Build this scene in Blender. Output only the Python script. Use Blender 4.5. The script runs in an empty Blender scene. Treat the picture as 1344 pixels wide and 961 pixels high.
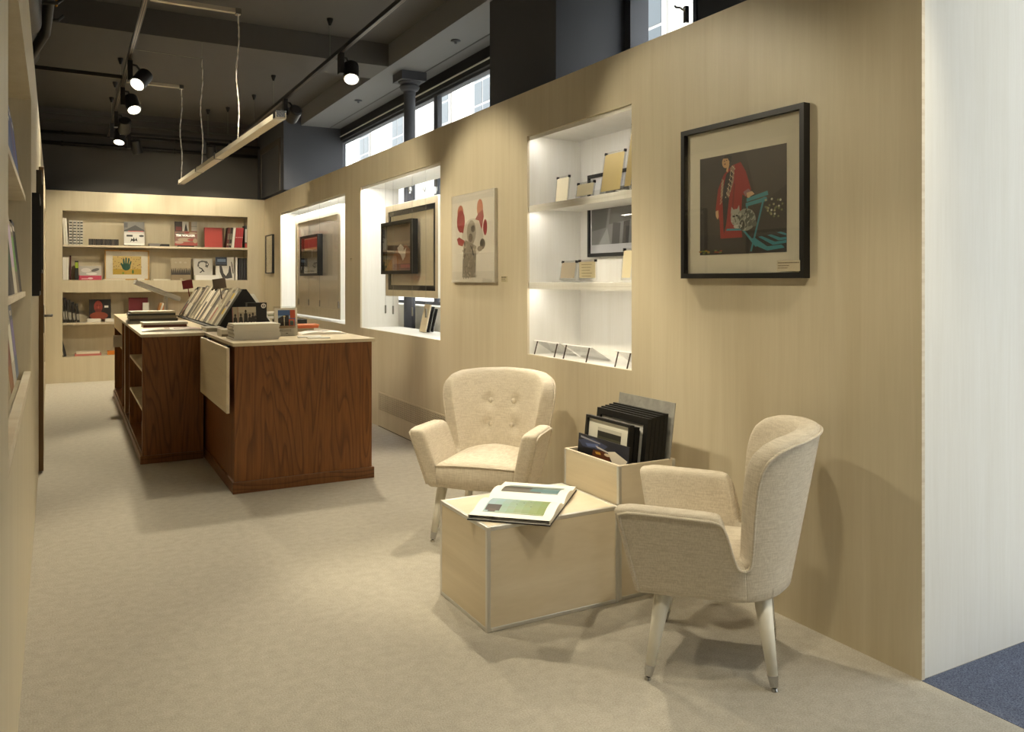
import bpy, bmesh, math, random
from mathutils import Vector, Matrix, Euler
random.seed(7)
sc = bpy.context.scene
COL = sc.collection
PI = math.pi

# ------------------------------------------------------------------ camera
VX, HY, V2 = 91.0, 368.5, 2600.0
F = math.sqrt((672 - VX) * (V2 - 672)); TH = math.atan((672 - VX) / F); H = 1.35
S_, C_ = math.sin(TH), math.cos(TH)
cam = bpy.data.objects.new('camera', bpy.data.cameras.new('camera')); COL.objects.link(cam)
cam.location = (0, 0, H); cam.rotation_euler = (PI / 2, 0, -TH)
cam.data.sensor_width = 36; cam.data.lens = F / 1344 * 36; cam.data.shift_y = -(480.5 - HY) / 1344
cam.data.clip_start = 0.02
sc.camera = cam

# ------------------------------------------------------------------ world, exposure
w = bpy.data.worlds.new('overcast_sky'); sc.world = w; w.use_nodes = True
w.node_tree.nodes['Background'].inputs[0].default_value = (0.97, 0.98, 1.0, 1)
w.node_tree.nodes['Background'].inputs[1].default_value = 6.2
sc.view_settings.view_transform = 'Standard'; sc.view_settings.look = 'None'
sc.view_settings.exposure = 0.0; sc.view_settings.gamma = 1.0; sc.view_settings.use_curve_mapping = False
WARM = (1.0, 0.885, 0.645); SPOT_K = 0.51

def portal(name, loc, rot, sx, sy):
    L = bpy.data.lights.new(name, 'AREA'); L.shape = 'RECTANGLE'; L.size = sx; L.size_y = sy
    L.cycles.is_portal = True
    o = bpy.data.objects.new(name, L); COL.objects.link(o); o.location = loc; o.rotation_euler = rot
    return o
# daylight through the shop front (portals only steer sampling of the sky; they give no light)
portal('daylight_portal', (3.29, 8.0, 2.15), (0, PI / 2, 0), 2.2, 5.3)
portal('daylight_portal', (3.29, 3.7, 2.15), (0, PI / 2, 0), 2.2, 1.3)
portal('daylight_portal', (3.29, 0.475, 1.55), (0, PI / 2, 0), 3.08, 2.45)

# ------------------------------------------------------------------ pixel helpers (image taken as 1344x961)
def ray(px, py):
    u = (px - 672) / F; v = (HY - py) / F
    return (S_ + u * C_, C_ - u * S_, v)
def onZ(px, py, z=0): r = ray(px, py); t = (z - H) / r[2]; return Vector((r[0] * t, r[1] * t, z))
def onX(px, py, X): r = ray(px, py); t = X / r[0]; return Vector((X, r[1] * t, H + r[2] * t))
def onY(px, py, Y): r = ray(px, py); t = Y / r[1]; return Vector((r[0] * t, Y, H + r[2] * t))

# ------------------------------------------------------------------ materials
def lin(c):
    return tuple(((v / 12.92) if v <= 0.04045 else ((v + 0.055) / 1.055) ** 2.4) for v in (x / 255 for x in c))
MATS = {}
def base_mat(name):
    m = bpy.data.materials.new(name); m.use_nodes = True
    return m, m.node_tree, m.node_tree.nodes['Principled BSDF']
def flat(rgb, rough=0.55, metal=0.0, spec=0.4):
    k = ('flat', tuple(rgb), rough, metal, spec)
    if k in MATS: return MATS[k]
    m, t, b = base_mat('paint_%d_%d_%d' % tuple(rgb))
    b.inputs['Base Color'].default_value = (*lin(rgb), 1); b.inputs['Roughness'].default_value = rough
    b.inputs['Metallic'].default_value = metal; b.inputs['Specular IOR Level'].default_value = spec
    n = t.nodes.new('ShaderNodeTexNoise'); n.inputs['Scale'].default_value = 40
    mr = t.nodes.new('ShaderNodeMapRange'); mr.inputs[3].default_value = max(0, rough - .05); mr.inputs[4].default_value = min(1, rough + .05)
    t.links.new(n.outputs[0], mr.inputs[0]); t.links.new(mr.outputs[0], b.inputs['Roughness'])
    MATS[k] = m; return m
def nodes(t, kind, **kw):
    n = t.nodes.new(kind)
    for k, v in kw.items(): setattr(n, k, v)
    return n
def mapping(t, scale, coord='Object'):
    tc = nodes(t, 'ShaderNodeTexCoord'); mp = nodes(t, 'ShaderNodeMapping')
    mp.inputs['Scale'].default_value = scale; t.links.new(tc.outputs[coord], mp.inputs[0]); return mp
def ramp(t, src, stops):
    r = nodes(t, 'ShaderNodeValToRGB'); e = r.color_ramp.elements
    while len(e) < len(stops): e.new(0.5)
    for el, (p, c) in zip(e, stops): el.position = p; el.color = (*c, 1)
    t.links.new(src, r.inputs[0]); return r
def mixc(t, a, b, fac, mode='MULTIPLY'):
    n = nodes(t, 'ShaderNodeMix', data_type='RGBA', blend_type=mode)
    if isinstance(fac, float): n.inputs[0].default_value = fac
    else: t.links.new(fac, n.inputs[0])
    for sock, v in ((n.inputs[6], a), (n.inputs[7], b)):
        if isinstance(v, tuple): sock.default_value = (*v, 1)
        else: t.links.new(v, sock)
    return n.outputs[2]
def plywood(name, c1, c2, grain=(7, 7, .35), rough=.42, knots=True, contrast=1.0):
    m, t, b = base_mat(name)
    mp = mapping(t, grain)
    n1 = nodes(t, 'ShaderNodeTexNoise'); n1.inputs['Scale'].default_value = 1.6; n1.inputs['Detail'].default_value = 5; n1.inputs['Roughness'].default_value = .6
    n1.inputs['Distortion'].default_value = .5
    t.links.new(mp.outputs[0], n1.inputs[0])
    r1 = ramp(t, n1.outputs[0], [(.32, c2), (.62, c1)])
    mp2 = mapping(t, tuple(g * 6 for g in grain))
    n2 = nodes(t, 'ShaderNodeTexNoise'); n2.inputs['Scale'].default_value = 2.2; n2.inputs['Detail'].default_value = 3
    t.links.new(mp2.outputs[0], n2.inputs[0])
    r2 = ramp(t, n2.outputs[0], [(.3, (.955, .95, .94)), (.7, (1, 1, 1))])
    col = mixc(t, r1.outputs[0], r2.outputs[0], .8)
    if knots:
        mp3 = mapping(t, (1.6, 1.6, 1.1))
        v = nodes(t, 'ShaderNodeTexVoronoi'); v.inputs['Scale'].default_value = 1.3; v.inputs['Randomness'].default_value = 1
        t.links.new(mp3.outputs[0], v.inputs[0])
        r3 = ramp(t, v.outputs[0], [(.0, (.45, .33, .2)), (.011, (.55, .42, .28)), (.02, (1, 1, 1))])
        col = mixc(t, col, r3.outputs[0], .8)
    t.links.new(col, b.inputs['Base Color'])
    b.inputs['Roughness'].default_value = rough; b.inputs['Specular IOR Level'].default_value = .35
    bp = nodes(t, 'ShaderNodeBump'); bp.inputs['Strength'].default_value = .05; bp.inputs['Distance'].default_value = .002
    t.links.new(n2.outputs[0], bp.inputs['Height']); t.links.new(bp.outputs[0], b.inputs['Normal'])
    return m
PLY1, PLY2 = (.64, .565, .415), (.585, .505, .355)
M_PLY = plywood('poplar_plywood', PLY1, PLY2)
M_PLYH = plywood('birch_plywood_across', (.74, .65, .50), (.68, .585, .43), grain=(1.2, 5, 6))
M_PLYD = plywood('plywood_along_depth', (.68, .58, .41), (.61, .51, .345), grain=(7, .4, 7), knots=False)
M_EDGE = plywood('plywood_edge', (.74, .66, .52), (.60, .50, .36), grain=(3, 3, 30), knots=False)
M_PLYLIT = plywood('light_paled_plywood', (.80, .785, .74), (.765, .745, .69), rough=.5, knots=False)  # same plywood as the walls, paled in colour for the strong light on it

def carpet(name, c1, c2):
    m, t, b = base_mat(name)
    n = nodes(t, 'ShaderNodeTexNoise'); n.inputs['Scale'].default_value = 190; n.inputs['Detail'].default_value = 4
    mp = mapping(t, (1, 1, 1)); t.links.new(mp.outputs[0], n.inputs[0])
    r = ramp(t, n.outputs[0], [(.3, c2), (.68, c1)])
    n2 = nodes(t, 'ShaderNodeTexNoise'); n2.inputs['Scale'].default_value = 24; n2.inputs['Detail'].default_value = 5
    t.links.new(mp.outputs[0], n2.inputs[0])
    r2 = ramp(t, n2.outputs[0], [(.3, (.86, .85, .84)), (.7, (1, 1, 1))])
    t.links.new(mixc(t, r.outputs[0], r2.outputs[0], .9), b.inputs['Base Color'])
    b.inputs['Roughness'].default_value = .95; b.inputs['Specular IOR Level'].default_value = .1
    bp = nodes(t, 'ShaderNodeBump'); bp.inputs['Strength'].default_value = .35; bp.inputs['Distance'].default_value = .004
    t.links.new(n.outputs[0], bp.inputs['Height']); t.links.new(bp.outputs[0], b.inputs['Normal'])
    return m
M_CARPET = carpet('beige_felt_carpet', (.52, .485, .415), (.385, .355, .30))
M_MAT = carpet('blue_felt_carpet', (.175, .20, .275), (.05, .06, .10))

def oak(name, c1, c2, sc_=(4.5, 4.5, .55)):
    m, t, b = base_mat(name)
    mp = mapping(t, sc_)
    n = nodes(t, 'ShaderNodeTexNoise'); n.inputs['Scale'].default_value = .9; n.inputs['Detail'].default_value = 2; n.inputs['Distortion'].default_value = .3
    t.links.new(mp.outputs[0], n.inputs[0])
    mu = nodes(t, 'ShaderNodeMath', operation='MULTIPLY'); mu.inputs[1].default_value = 17; t.links.new(n.outputs[0], mu.inputs[0])
    fr = nodes(t, 'ShaderNodeMath', operation='FRACT'); t.links.new(mu.outputs[0], fr.inputs[0])
    r = ramp(t, fr.outputs[0], [(0, c2), (.35, c1), (.9, c1), (1, c2)])
    mp2 = mapping(t, (90, 90, 5))
    n2 = nodes(t, 'ShaderNodeTexNoise'); n2.inputs['Scale'].default_value = 1; n2.inputs['Detail'].default_value = 3; t.links.new(mp2.outputs[0], n2.inputs[0])
    r2 = ramp(t, n2.outputs[0], [(.35, (.72, .70, .68)), (.6, (1, 1, 1))])
    t.links.new(mixc(t, r.outputs[0], r2.outputs[0], .8), b.inputs['Base Color'])
    b.inputs['Roughness'].default_value = .38; b.inputs['Specular IOR Level'].default_value = .4
    return m
M_OAK = oak('stained_oak', (.225, .085, .022), (.135, .047, .013))
M_OAKB = oak('stained_oak_plinth', (.18, .072, .022), (.10, .038, .012), (.6, .6, 8))

def linen(name, c1, c2):
    m, t, b = base_mat(name)
    outs = []
    for s in ((380, 380, 24), (24, 24, 380)):
        mp = mapping(t, s); n = nodes(t, 'ShaderNodeTexNoise'); n.inputs['Scale'].default_value = 1; n.inputs['Detail'].default_value = 2
        t.links.new(mp.outputs[0], n.inputs[0]); outs.append(n.outputs[0])
    ad = nodes(t, 'ShaderNodeMath', operation='ADD'); t.links.new(outs[0], ad.inputs[0]); t.links.new(outs[1], ad.inputs[1])
    hf = nodes(t, 'ShaderNodeMath', operation='MULTIPLY'); hf.inputs[1].default_value = .5; t.links.new(ad.outputs[0], hf.inputs[0])
    r = ramp(t, hf.outputs[0], [(.38, c2), (.6, c1)])
    t.links.new(r.outputs[0], b.inputs['Base Color'])
    b.inputs['Roughness'].default_value = .9; b.inputs['Specular IOR Level'].default_value = .15
    b.inputs['Sheen Weight'].default_value = .15
    bp = nodes(t, 'ShaderNodeBump'); bp.inputs['Strength'].default_value = .25; bp.inputs['Distance'].default_value = .0015
    t.links.new(hf.outputs[0], bp.inputs['Height']); t.links.new(bp.outputs[0], b.inputs['Normal'])
    return m
M_LINEN = linen('cream_linen', (.70, .63, .515), (.545, .475, .37))

def thin_glass(name, tint=(1, 1, 1), refl=1.0):
    m = bpy.data.materials.new(name); m.use_nodes = True; t = m.node_tree
    for n in list(t.nodes): t.nodes.remove(n)
    o = nodes(t, 'ShaderNodeOutputMaterial'); tr = nodes(t, 'ShaderNodeBsdfTransparent'); tr.inputs[0].default_value = (*tint, 1)
    gl = nodes(t, 'ShaderNodeBsdfGlossy'); gl.inputs['Roughness'].default_value = .02
    lw = nodes(t, 'ShaderNodeLayerWeight'); lw.inputs[0].default_value = .5
    pw = nodes(t, 'ShaderNodeMath', operation='POWER'); pw.inputs[1].default_value = 5; t.links.new(lw.outputs['Facing'], pw.inputs[0])
    fr = nodes(t, 'ShaderNodeMath', operation='MULTIPLY_ADD'); fr.inputs[1].default_value = .96; fr.inputs[2].default_value = .04; t.links.new(pw.outputs[0], fr.inputs[0])
    mu = nodes(t, 'ShaderNodeMath', operation='MULTIPLY'); mu.inputs[1].default_value = refl; mu.use_clamp = True
    mx = nodes(t, 'ShaderNodeMixShader')
    t.links.new(fr.outputs[0], mu.inputs[0]); t.links.new(mu.outputs[0], mx.inputs[0]); t.links.new(tr.outputs[0], mx.inputs[1]); t.links.new(gl.outputs[0], mx.inputs[2])
    t.links.new(mx.outputs[0], o.inputs[0]); return m
M_GLASS = thin_glass('picture_glass', refl=1.0)
M_GLASS2 = thin_glass('panel_glazing', refl=.45)
M_WGLASS = thin_glass('window_glass', (.97, .99, .98), 1.0)
M_ACRYL = thin_glass('clear_acrylic', (.93, .93, .92), 1.6)
def emit(name, col, strength):
    m = bpy.data.materials.new(name); m.use_nodes = True; t = m.node_tree
    b = t.nodes['Principled BSDF']; b.inputs['Base Color'].default_value = (*col, 1)
    b.inputs['Emission Color'].default_value = (*col, 1); b.inputs['Emission Strength'].default_value = strength; return m
M_LENS = emit('lamp_lens_lit', (1, .93, .78), 9)
M_LED = emit('led_diffuser', (1, .95, .86), 36)
M_LED2 = emit('led_diffuser_bright', (1, .96, .88), 120)
M_DARK = flat((94, 91, 88), .75, spec=.2)
M_SOFF = flat((126, 127, 131), .7, spec=.2)
M_BLUEDARK = flat((82, 84, 92), .6, spec=.3)
M_BLACK = flat((22, 21, 20), .45)
M_CAN = flat((38, 36, 35), .45)
M_WHITE = flat((236, 234, 228), .5)
M_LACQ = flat((232, 228, 216), .3)
M_CHROME = flat((190, 190, 190), .18, 1.0)
M_ALU = flat((214, 212, 206), .38, .75, .6)
M_STEEL = flat((150, 148, 140), .3, 1.0)
M_BRASS = flat((170, 120, 40), .35, 1.0)
M_SILVER = flat((226, 216, 196), .25, .35, .7)
M_PAGES = flat((214, 208, 192), .7)
M_CARD = flat((206, 190, 146), .65)
M_CREAM = flat((232, 226, 208), .7)

# ------------------------------------------------------------------ mesh builder
class MB:
    def __init__(s): s.v = []; s.f = []; s.mi = []; s.mats = []; s.m = 0
    def use(s, mat):
        if mat not in s.mats: s.mats.append(mat)
        s.m = s.mats.index(mat); return s
    def add(s, vs, fs):
        o = len(s.v); s.v += [Vector(p) for p in vs]
        for f in fs: s.f.append([i + o for i in f]); s.mi.append(s.m)
        return s
    def box(s, x0, x1, y0, y1, z0, z1, M=None):
        vs = [Vector((x, y, z)) for z in (z0, z1) for y in (y0, y1) for x in (x0, x1)]
        if M: vs = [M @ p for p in vs]
        return s.add(vs, [(0, 2, 3, 1), (4, 5, 7, 6), (0, 1, 5, 4), (2, 6, 7, 3), (0, 4, 6, 2), (1, 3, 7, 5)])
    def prism(s, poly, a0, a1, fn):
        n = len(poly)
        vs = [fn(p, q, a0) for p, q in poly] + [fn(p, q, a1) for p, q in poly]
        return s.add(vs, [list(range(n))[::-1], list(range(n, 2 * n))] + [(i, (i + 1) % n, n + (i + 1) % n, n + i) for i in range(n)])
    def cyl(s, p0, p1, r0, r1=None, n=16, caps=True):
        return s.tube([p0, p1], [r0, r0 if r1 is None else r1], n, caps)
    def tube(s, pts, r, n=8, caps=True, closed=False):
        pts = [Vector(p) for p in pts]; k = len(pts)
        rs = r if isinstance(r, (list, tuple)) else [r] * k
        vs, fs = [], []; ref = None
        for i, p in enumerate(pts):
            if closed: d = pts[(i + 1) % k] - pts[i - 1]
            else: d = pts[min(i + 1, k - 1)] - pts[max(i - 1, 0)]
            d.normalize()
            if ref is None: ref = Vector((0, 0, 1)) if abs(d.z) < .9 else Vector((1, 0, 0))
            a = (ref - d * ref.dot(d)).normalized(); b = d.cross(a); ref = a
            vs += [p + (a * math.cos(2 * PI * j / n) + b * math.sin(2 * PI * j / n)) * rs[i] for j in range(n)]
        for i in range(k if closed else k - 1):
            i2 = (i + 1) % k
            fs += [(i * n + j, i * n + (j + 1) % n, i2 * n + (j + 1) % n, i2 * n + j) for j in range(n)]
        if caps and not closed: fs += [tuple(range(n))[::-1], tuple(range((k - 1) * n, k * n))]
        return s.add(vs, fs)
    def lathe(s, prof, c, n=24, caps=True):
        vs = [Vector((c[0] + r * math.cos(2 * PI * j / n), c[1] + r * math.sin(2 * PI * j / n), c[2] + z)) for r, z in prof for j in range(n)]
        fs = [(i * n + j, i * n + (j + 1) % n, (i + 1) * n + (j + 1) % n, (i + 1) * n + j) for i in range(len(prof) - 1) for j in range(n)]
        if caps: fs += [tuple(range(n))[::-1], tuple(range((len(prof) - 1) * n, len(prof) * n))]
        return s.add(vs, fs)
    def loft(s, rings, cap=True):
        n = len(rings[0]); vs = [p for r in rings for p in r]
        fs = [(i * n + j, i * n + (j + 1) % n, (i + 1) * n + (j + 1) % n, (i + 1) * n + j) for i in range(len(rings) - 1) for j in range(n)]
        if cap: fs += [tuple(range(n))[::-1], tuple(range((len(rings) - 1) * n, len(rings) * n))]
        return s.add(vs, fs)
    def build(s, name, parent=None, mat=None, bevel=0, seg=2, smooth=False, world=False, fix=True):
        vs = s.v
        if world and parent is not None:
            inv = (Matrix.Translation(parent.location) @ parent.rotation_euler.to_matrix().to_4x4()).inverted()
            vs = [inv @ p for p in vs]
        me = bpy.data.meshes.new(name); me.from_pydata([tuple(p) for p in vs], [], s.f)
        for m in (s.mats or [mat]): me.materials.append(m)
        if s.mats: me.polygons.foreach_set('material_index', s.mi)
        if fix:
            bm = bmesh.new(); bm.from_mesh(me); bmesh.ops.recalc_face_normals(bm, faces=bm.faces); bm.to_mesh(me); bm.free()
        if smooth: me.polygons.foreach_set('use_smooth', [True] * len(me.polygons))
        me.update()
        o = bpy.data.objects.new(name, me); COL.objects.link(o)
        if parent is not None: o.parent = parent
        if bevel:
            b = o.modifiers.new('Bevel', 'BEVEL'); b.width = bevel; b.segments = seg; b.limit_method = 'ANGLE'; b.angle_limit = .7
        return o
def tag(o, label, cat, group=None, kind=None):
    if label: o['label'] = label
    if cat: o['category'] = cat
    if group: o['group'] = group
    if kind: o['kind'] = kind
    return o
def thing(name, label, cat, loc=(0, 0, 0), rz=0, group=None):
    o = bpy.data.objects.new(name, None); COL.objects.link(o); o.empty_display_size = .1
    o.location = loc; o.rotation_euler = (0, 0, rz); return tag(o, label, cat, group)
def struct(o): o['kind'] = 'structure'; return o
def part(name, parent, mat, *boxes, bevel=0, world=False, smooth=False):
    b = MB().use(mat)
    for q in boxes: b.box(*q)
    return b.build(name, parent, bevel=bevel, world=world, smooth=smooth)
def copy_tree(o, parent=None):
    c = o.copy(); COL.objects.link(c)
    if parent is not None: c.parent = parent
    for ch in list(o.children): copy_tree(ch, c)
    return c
def text_mesh(body, size, mat, parent, M, name='lettering', bold=0.0):
    cu = bpy.data.curves.new('t', 'FONT'); cu.body = body; cu.size = size; cu.align_x = 'CENTER'; cu.align_y = 'CENTER'; cu.offset = bold
    cu.resolution_u = 2
    tmp = bpy.data.objects.new('t', cu); COL.objects.link(tmp)
    dg = bpy.context.evaluated_depsgraph_get()
    me = bpy.data.meshes.new_from_object(tmp.evaluated_get(dg)); bpy.data.objects.remove(tmp); bpy.data.curves.remove(cu)
    me.name = name; me.transform(M); me.materials.clear(); me.materials.append(mat)
    o = bpy.data.objects.new(name, me); COL.objects.link(o); o.parent = parent; return o
# text on a plane facing local -y: x right, z up
def TM(x, y, z): return Matrix.Translation((x, y, z)) @ Matrix.Rotation(PI / 2, 4, 'X')
def print_shapes(name, parent, x0, x1, z0, z1, y, shapes):
    """flat print facing -y: shapes = [(rgb, [(u,v)...])], later ones on top"""
    b = MB()
    for i, (c, poly) in enumerate(shapes):
        b.use(flat(c, .5)); yy = y - .00005 * i
        b.add([(x0 + (x1 - x0) * u, yy, z0 + (z1 - z0) * v) for u, v in poly], [list(range(len(poly)))])
    o = b.build(name, parent, fix=False)
    bm = bmesh.new(); bm.from_mesh(o.data); bm.normal_update()
    for f in bm.faces:
        if f.normal.y > 0: f.normal_flip()
    bm.to_mesh(o.data); bm.free(); return o
FULL = [(0, 0), (1, 0), (1, 1), (0, 1)]
def rect(a, b, c, d): return [(a, c), (b, c), (b, d), (a, d)]
def oval(cx, cy, rx, ry, n=14, rot=0):
    return [(cx + rx * math.cos(t) * math.cos(rot) - ry * math.sin(t) * math.sin(rot), cy + rx * math.cos(t) * math.sin(rot) + ry * math.sin(t) * math.cos(rot)) for t in (2 * PI * i / n for i in range(n))]

# ================================================================== STRUCTURE
XW, YB, HW = 2.52, 12.17, 2.54       # plywood partition plane, back wall plane, plywood height
ZC, ZS = 3.65, 3.43                  # ceiling and soffit / beam underside
XF = 3.30                            # shop-front plane
def holed(a0, a1, z0, z1, holes):
    """rectangles that tile [a0,a1]x[z0,z1] minus holes (a,b,c,d)"""
    A = sorted({a0, a1, *[h[0] for h in holes], *[h[1] for h in holes]}); out = []
    for p, q in zip(A, A[1:]):
        m = (p + q) / 2; zs = sorted([(h[2], h[3]) for h in holes if h[0] < m < h[1]]); z = z0
        for c, d in zs:
            if c > z: out.append((p, q, z, c))
            z = d
        if z < z1: out.append((p, q, z, z1))
    return out
b = MB().use(M_CARPET).box(-1.2, XW, -3, 12.6, -.05, 0)
struct(b.build('floor'))
b = MB().use(M_MAT).box(XW, XF, -3, 1.72, -.05, .001)
struct(b.build('floor_entrance'))
b = MB().use(flat((120, 118, 112))).box(XW, XF, 1.72, 12.6, -.05, 0)
struct(b.build('floor_display_bay'))
struct(MB().use(M_DARK).box(-1.3, XF + .3, -3.1, 12.7, ZC, ZC + .1).build('ceiling'))
struct(MB().use(M_DARK).box(-1.2, 2.72, 7.45, 7.97, ZS, ZC).build('ceiling_beam'))
struct(MB().use(M_DARK).box(-1.2, 2.72, 1.6, 2.1, ZS, ZC).build('ceiling_beam'))
sof = struct(MB().use(M_SOFF).box(2.72, XF + .3, -3, 12.6, ZS, ZC).build('ceiling_soffit'))
part('shadow_gap', sof, M_BLACK, (3.10, 3.115, 5.4, 10.8, ZS - .002, ZS + .01))
for (x, y) in ((2.93, 6.35), (2.92, 9.0)):
    q = MB().use(M_BLUEDARK).lathe([(.04, 0), (.045, -.006), (.03, -.012), (.012, -.013), (.012, -.03)], (x, y, ZS), 16).build('sprinkler', smooth=True)
    tag(q, 'small round sprinkler head in the dark soffit ' + ('above the right end of the clerestory' if y < 7 else 'left of the iron column'), 'sprinkler')
struct(part('wall_back', None, M_DARK, (-1.3, 3.4, 12.5, 12.6, 0, ZC)))
struct(part('wall_back_cornice', None, M_DARK, (-1.3, 2.6, 12.36, 12.5, 3.50, 3.58), (-1.3, 2.6, 12.30, 12.5, 3.58, ZC)))
struct(part('wall_left_upper', None, M_DARK, (-1.3, -1.0, -3, 12.5, 0, ZC)))
struct(part('wall_front', None, M_DARK, (-1.3, XF, -3.1, -3, 0, ZC)))

# plywood partition on the right with three display openings
N1, N2, N3 = (8.205, 11.147, .895, 2.268), (5.744, 7.703, .888, 2.273), (3.32, 4.392, .89, 2.256)
TP = .016
b = MB().use(M_PLY)
for (a, q, c, d) in holed(1.72, YB, 0, HW, [N1, N2, N3]): b.box(XW, XW + TP, a, q, c, d)
wall_right = struct(b.build('wall_right'))
part('edge_strip', wall_right, M_EDGE, (XW, XW + TP, 1.7185, 1.72, 0, HW))
struct(part('wall_entrance', None, M_PLYLIT, (XW + TP, XF, 1.724, 1.742, 0, 2.9)))
DN = .40
def niche(nm, n, back=False):
    y0, y1, z0, z1 = n; t = .018; e = TP
    o = struct(part(nm, None, M_PLYLIT, (XW + e, XW + DN, y0 - t, y0, z0 - t, z1 + t), (XW + e, XW + DN, y1, y1 + t, z0 - t, z1 + t)))
    part('niche_head', o, M_PLYLIT, (XW + e, XW + DN, y0, y1, z1, z1 + t))
    part('fascia', o, M_PLYLIT, (XW + e, XW + e + .010, y0, y1, z1 - .024, z1))
    part('niche_sill', o, M_PLYLIT, (XW + e, XW + DN, y0, y1, z0 - t, z0))
    return o
k1 = niche('wall_niche_1', N1); k2 = niche('wall_niche_2', N2); k3 = niche('wall_niche_3', N3)
part('back_panel', k3, M_PLYLIT, (XW + DN, XW + DN + .015, 3.44, 4.41, .87, 2.27))
for z in (1.82, 1.34):
    part('shelf', k3, M_PLYLIT, (XW + .012, XW + DN, N3[0], N3[1], z - .022, z), bevel=.002)

# dark upper masonry, piers and shop front
struct(part('wall_pier', None, M_BLUEDARK, (2.75, XF + .2, 4.42, 5.354, 0, ZS)))
struct(part('wall_pier_far', None, M_BLUEDARK, (2.49, XF - .012, 10.82, 12.5, HW + .02, ZC)))
far_door = struct(MB().use(M_DARK).box(2.478, 2.49, 11.0, 11.08, 2.56, 3.2).box(2.478, 2.49, 12.2, 12.28, 2.56, 3.2).box(2.478, 2.49, 11.0, 12.28, 3.2, 3.28).build('trim_1'))
b = MB().use(M_BLUEDARK)
for (a, q, c, d) in holed(-3, 12.5, 0, ZC, [(5.30, 11.1, 1.10, 3.27), (3.70, 4.38, 1.10, 3.40), (-.75, 1.70, .02, 3.1)]): b.box(XF, XF + .12, a, q, c, d)
struct(b.build('wall_facade'))
def window(nm, y0, y1, z0, z1, mull=(), trans=()):
    fw, x0, x1 = .032, XF - .01, XF + .04
    o = struct(MB().use(M_BLUEDARK).box(x0, x1, y0, y0 + fw, z0, z1).box(x0, x1, y1 - fw, y1, z0, z1).box(x0, x1, y0 + fw, y1 - fw, z0, z0 + fw).box(x0, x1, y0 + fw, y1 - fw, z1 - fw, z1).build(nm))
    ys = [y0 + fw, *mull, y1 - fw]
    for m in mull: part('mullion', o, M_BLUEDARK, (x0, x1, m - .045, m + .045, z0 + fw, z1 - fw))
    for i, (p, q) in enumerate(zip(ys, ys[1:])):
        part('pane', o, M_WGLASS, (XF, XF + .004, p + (.045 if i else 0), q - (.045 if i < len(mull) else 0), z0 + fw, z1 - fw))
    return o
w1 = window('window_1', 5.30, 11.1, 1.10, 3.27, (7.62,))
w2 = window('window_2', 3.70, 4.38, 1.10, 3.40)
w3 = window('window_3', -.75, 1.70, .02, 3.1, (.45,))
part('blind_rail', w1, flat((210, 208, 200)), (XF - .06, XF - .045, 5.38, 10.8, 3.312, 3.322))
part('blind_box', w1, M_BLACK, (XF - .045, XF, 5.36, 10.81, 3.265, ZS))
hd = MB().use(M_CHROME).box(XF - .06, XF - .035, 3.735, 3.76, 2.90, 3.0).tube([(XF - .06, 3.745, 2.97), (XF - .085, 3.76, 2.99), (XF - .09, 3.79, 3.0), (XF - .09, 3.80, 3.012)], .007, 8).build('window_handle', w2)
hd['label'] = 'small dark espagnolette handle'

# iron column with capital
col = struct(MB().use(M_BLUEDARK).lathe([(.058, 0), (.058, 3.22), (.062, 3.23), (.062, 3.25)], (3.0, 7.606, 0), 24).build('iron_column', smooth=False))
cap = MB().use(M_BLUEDARK).lathe([(.062, 3.25), (.085, 3.262), (.098, 3.285), (.10, 3.30), (.085, 3.315), (.11, 3.33), (.115, 3.345)], (3.0, 7.606, 0), 24)
cap.box(2.87, 3.13, 7.476, 7.736, 3.345, ZS).build('capital', col)

# back wall in plywood with two shelf niches
NB = [(-.079, 2.281, 1.358, 2.279), (-.079, 2.281, .34, 1.194)]
b = MB().use(M_PLY)
for (a, q, c, d) in holed(-.40, XW, 0, HW, NB): b.box(a, q, YB, YB + .018, c, d)
wall_back = struct(b.build('wall_back_plywood'))
for (a, q, c, d) in NB:
    t = .016; yb = YB + .34
    part('niche_liner', wall_back, M_PLY, (a - t, a, YB + .018, yb - .03, c - t, d + t), (q, q + t, YB + .018, yb - .03, c - t, d + t), (a, q, YB + .018, yb - .03, d, d + t), (a, q, YB + .018, yb - .03, c - t, c), (a - t, q + t, yb - .03, yb - .014, c - t, d + t))
for z in (1.828, .792):
    part('shelf', wall_back, M_EDGE, (NB[0][0], NB[0][1], YB + .004, YB + .31, z - .026, z))

# left wall (very slightly out of square)
LW = thing('wall_left', None, None, (-.135, 2.85, 0), .0146); struct(LW)
LN = [(-.62, 1.56, .885, 2.2), (5.0, 8.5, .36, 2.2)]   # local y ranges of its shelf niches
b = MB().use(M_PLY)
for (a, q, c, d) in holed(-5.5, 9.34, 0, HW, LN): b.box(-.018, 0, a, q, c, d)
b.build('plywood_skin', LW)
for i, (a, q, c, d) in enumerate(LN):
    t, x1 = .016, -.30
    part('niche_liner', LW, M_PLY, (x1, -.018, a - t, a, c - t, d + t), (x1, -.018, q, q + t, c - t, d + t), (x1, -.018, a, q, d, d + t), (x1, -.018, a, q, c - t, c), (x1 - t, x1, a - t, q + t, c - t, d + t))
    for z in ((1.745, 1.30) if i == 0 else (1.78, 1.33, .84)):
        part('shelf', LW, M_EDGE, (x1, -.022, a, q, z - .022, z))
part('display_lip', LW, M_EDGE, (-.03, .0, LN[0][0], LN[0][1], .885, .925), bevel=.002)
def LP(x, y, z): return LW.matrix_basis @ Vector((x, y, z))
bpy.context.view_layer.update()

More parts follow.
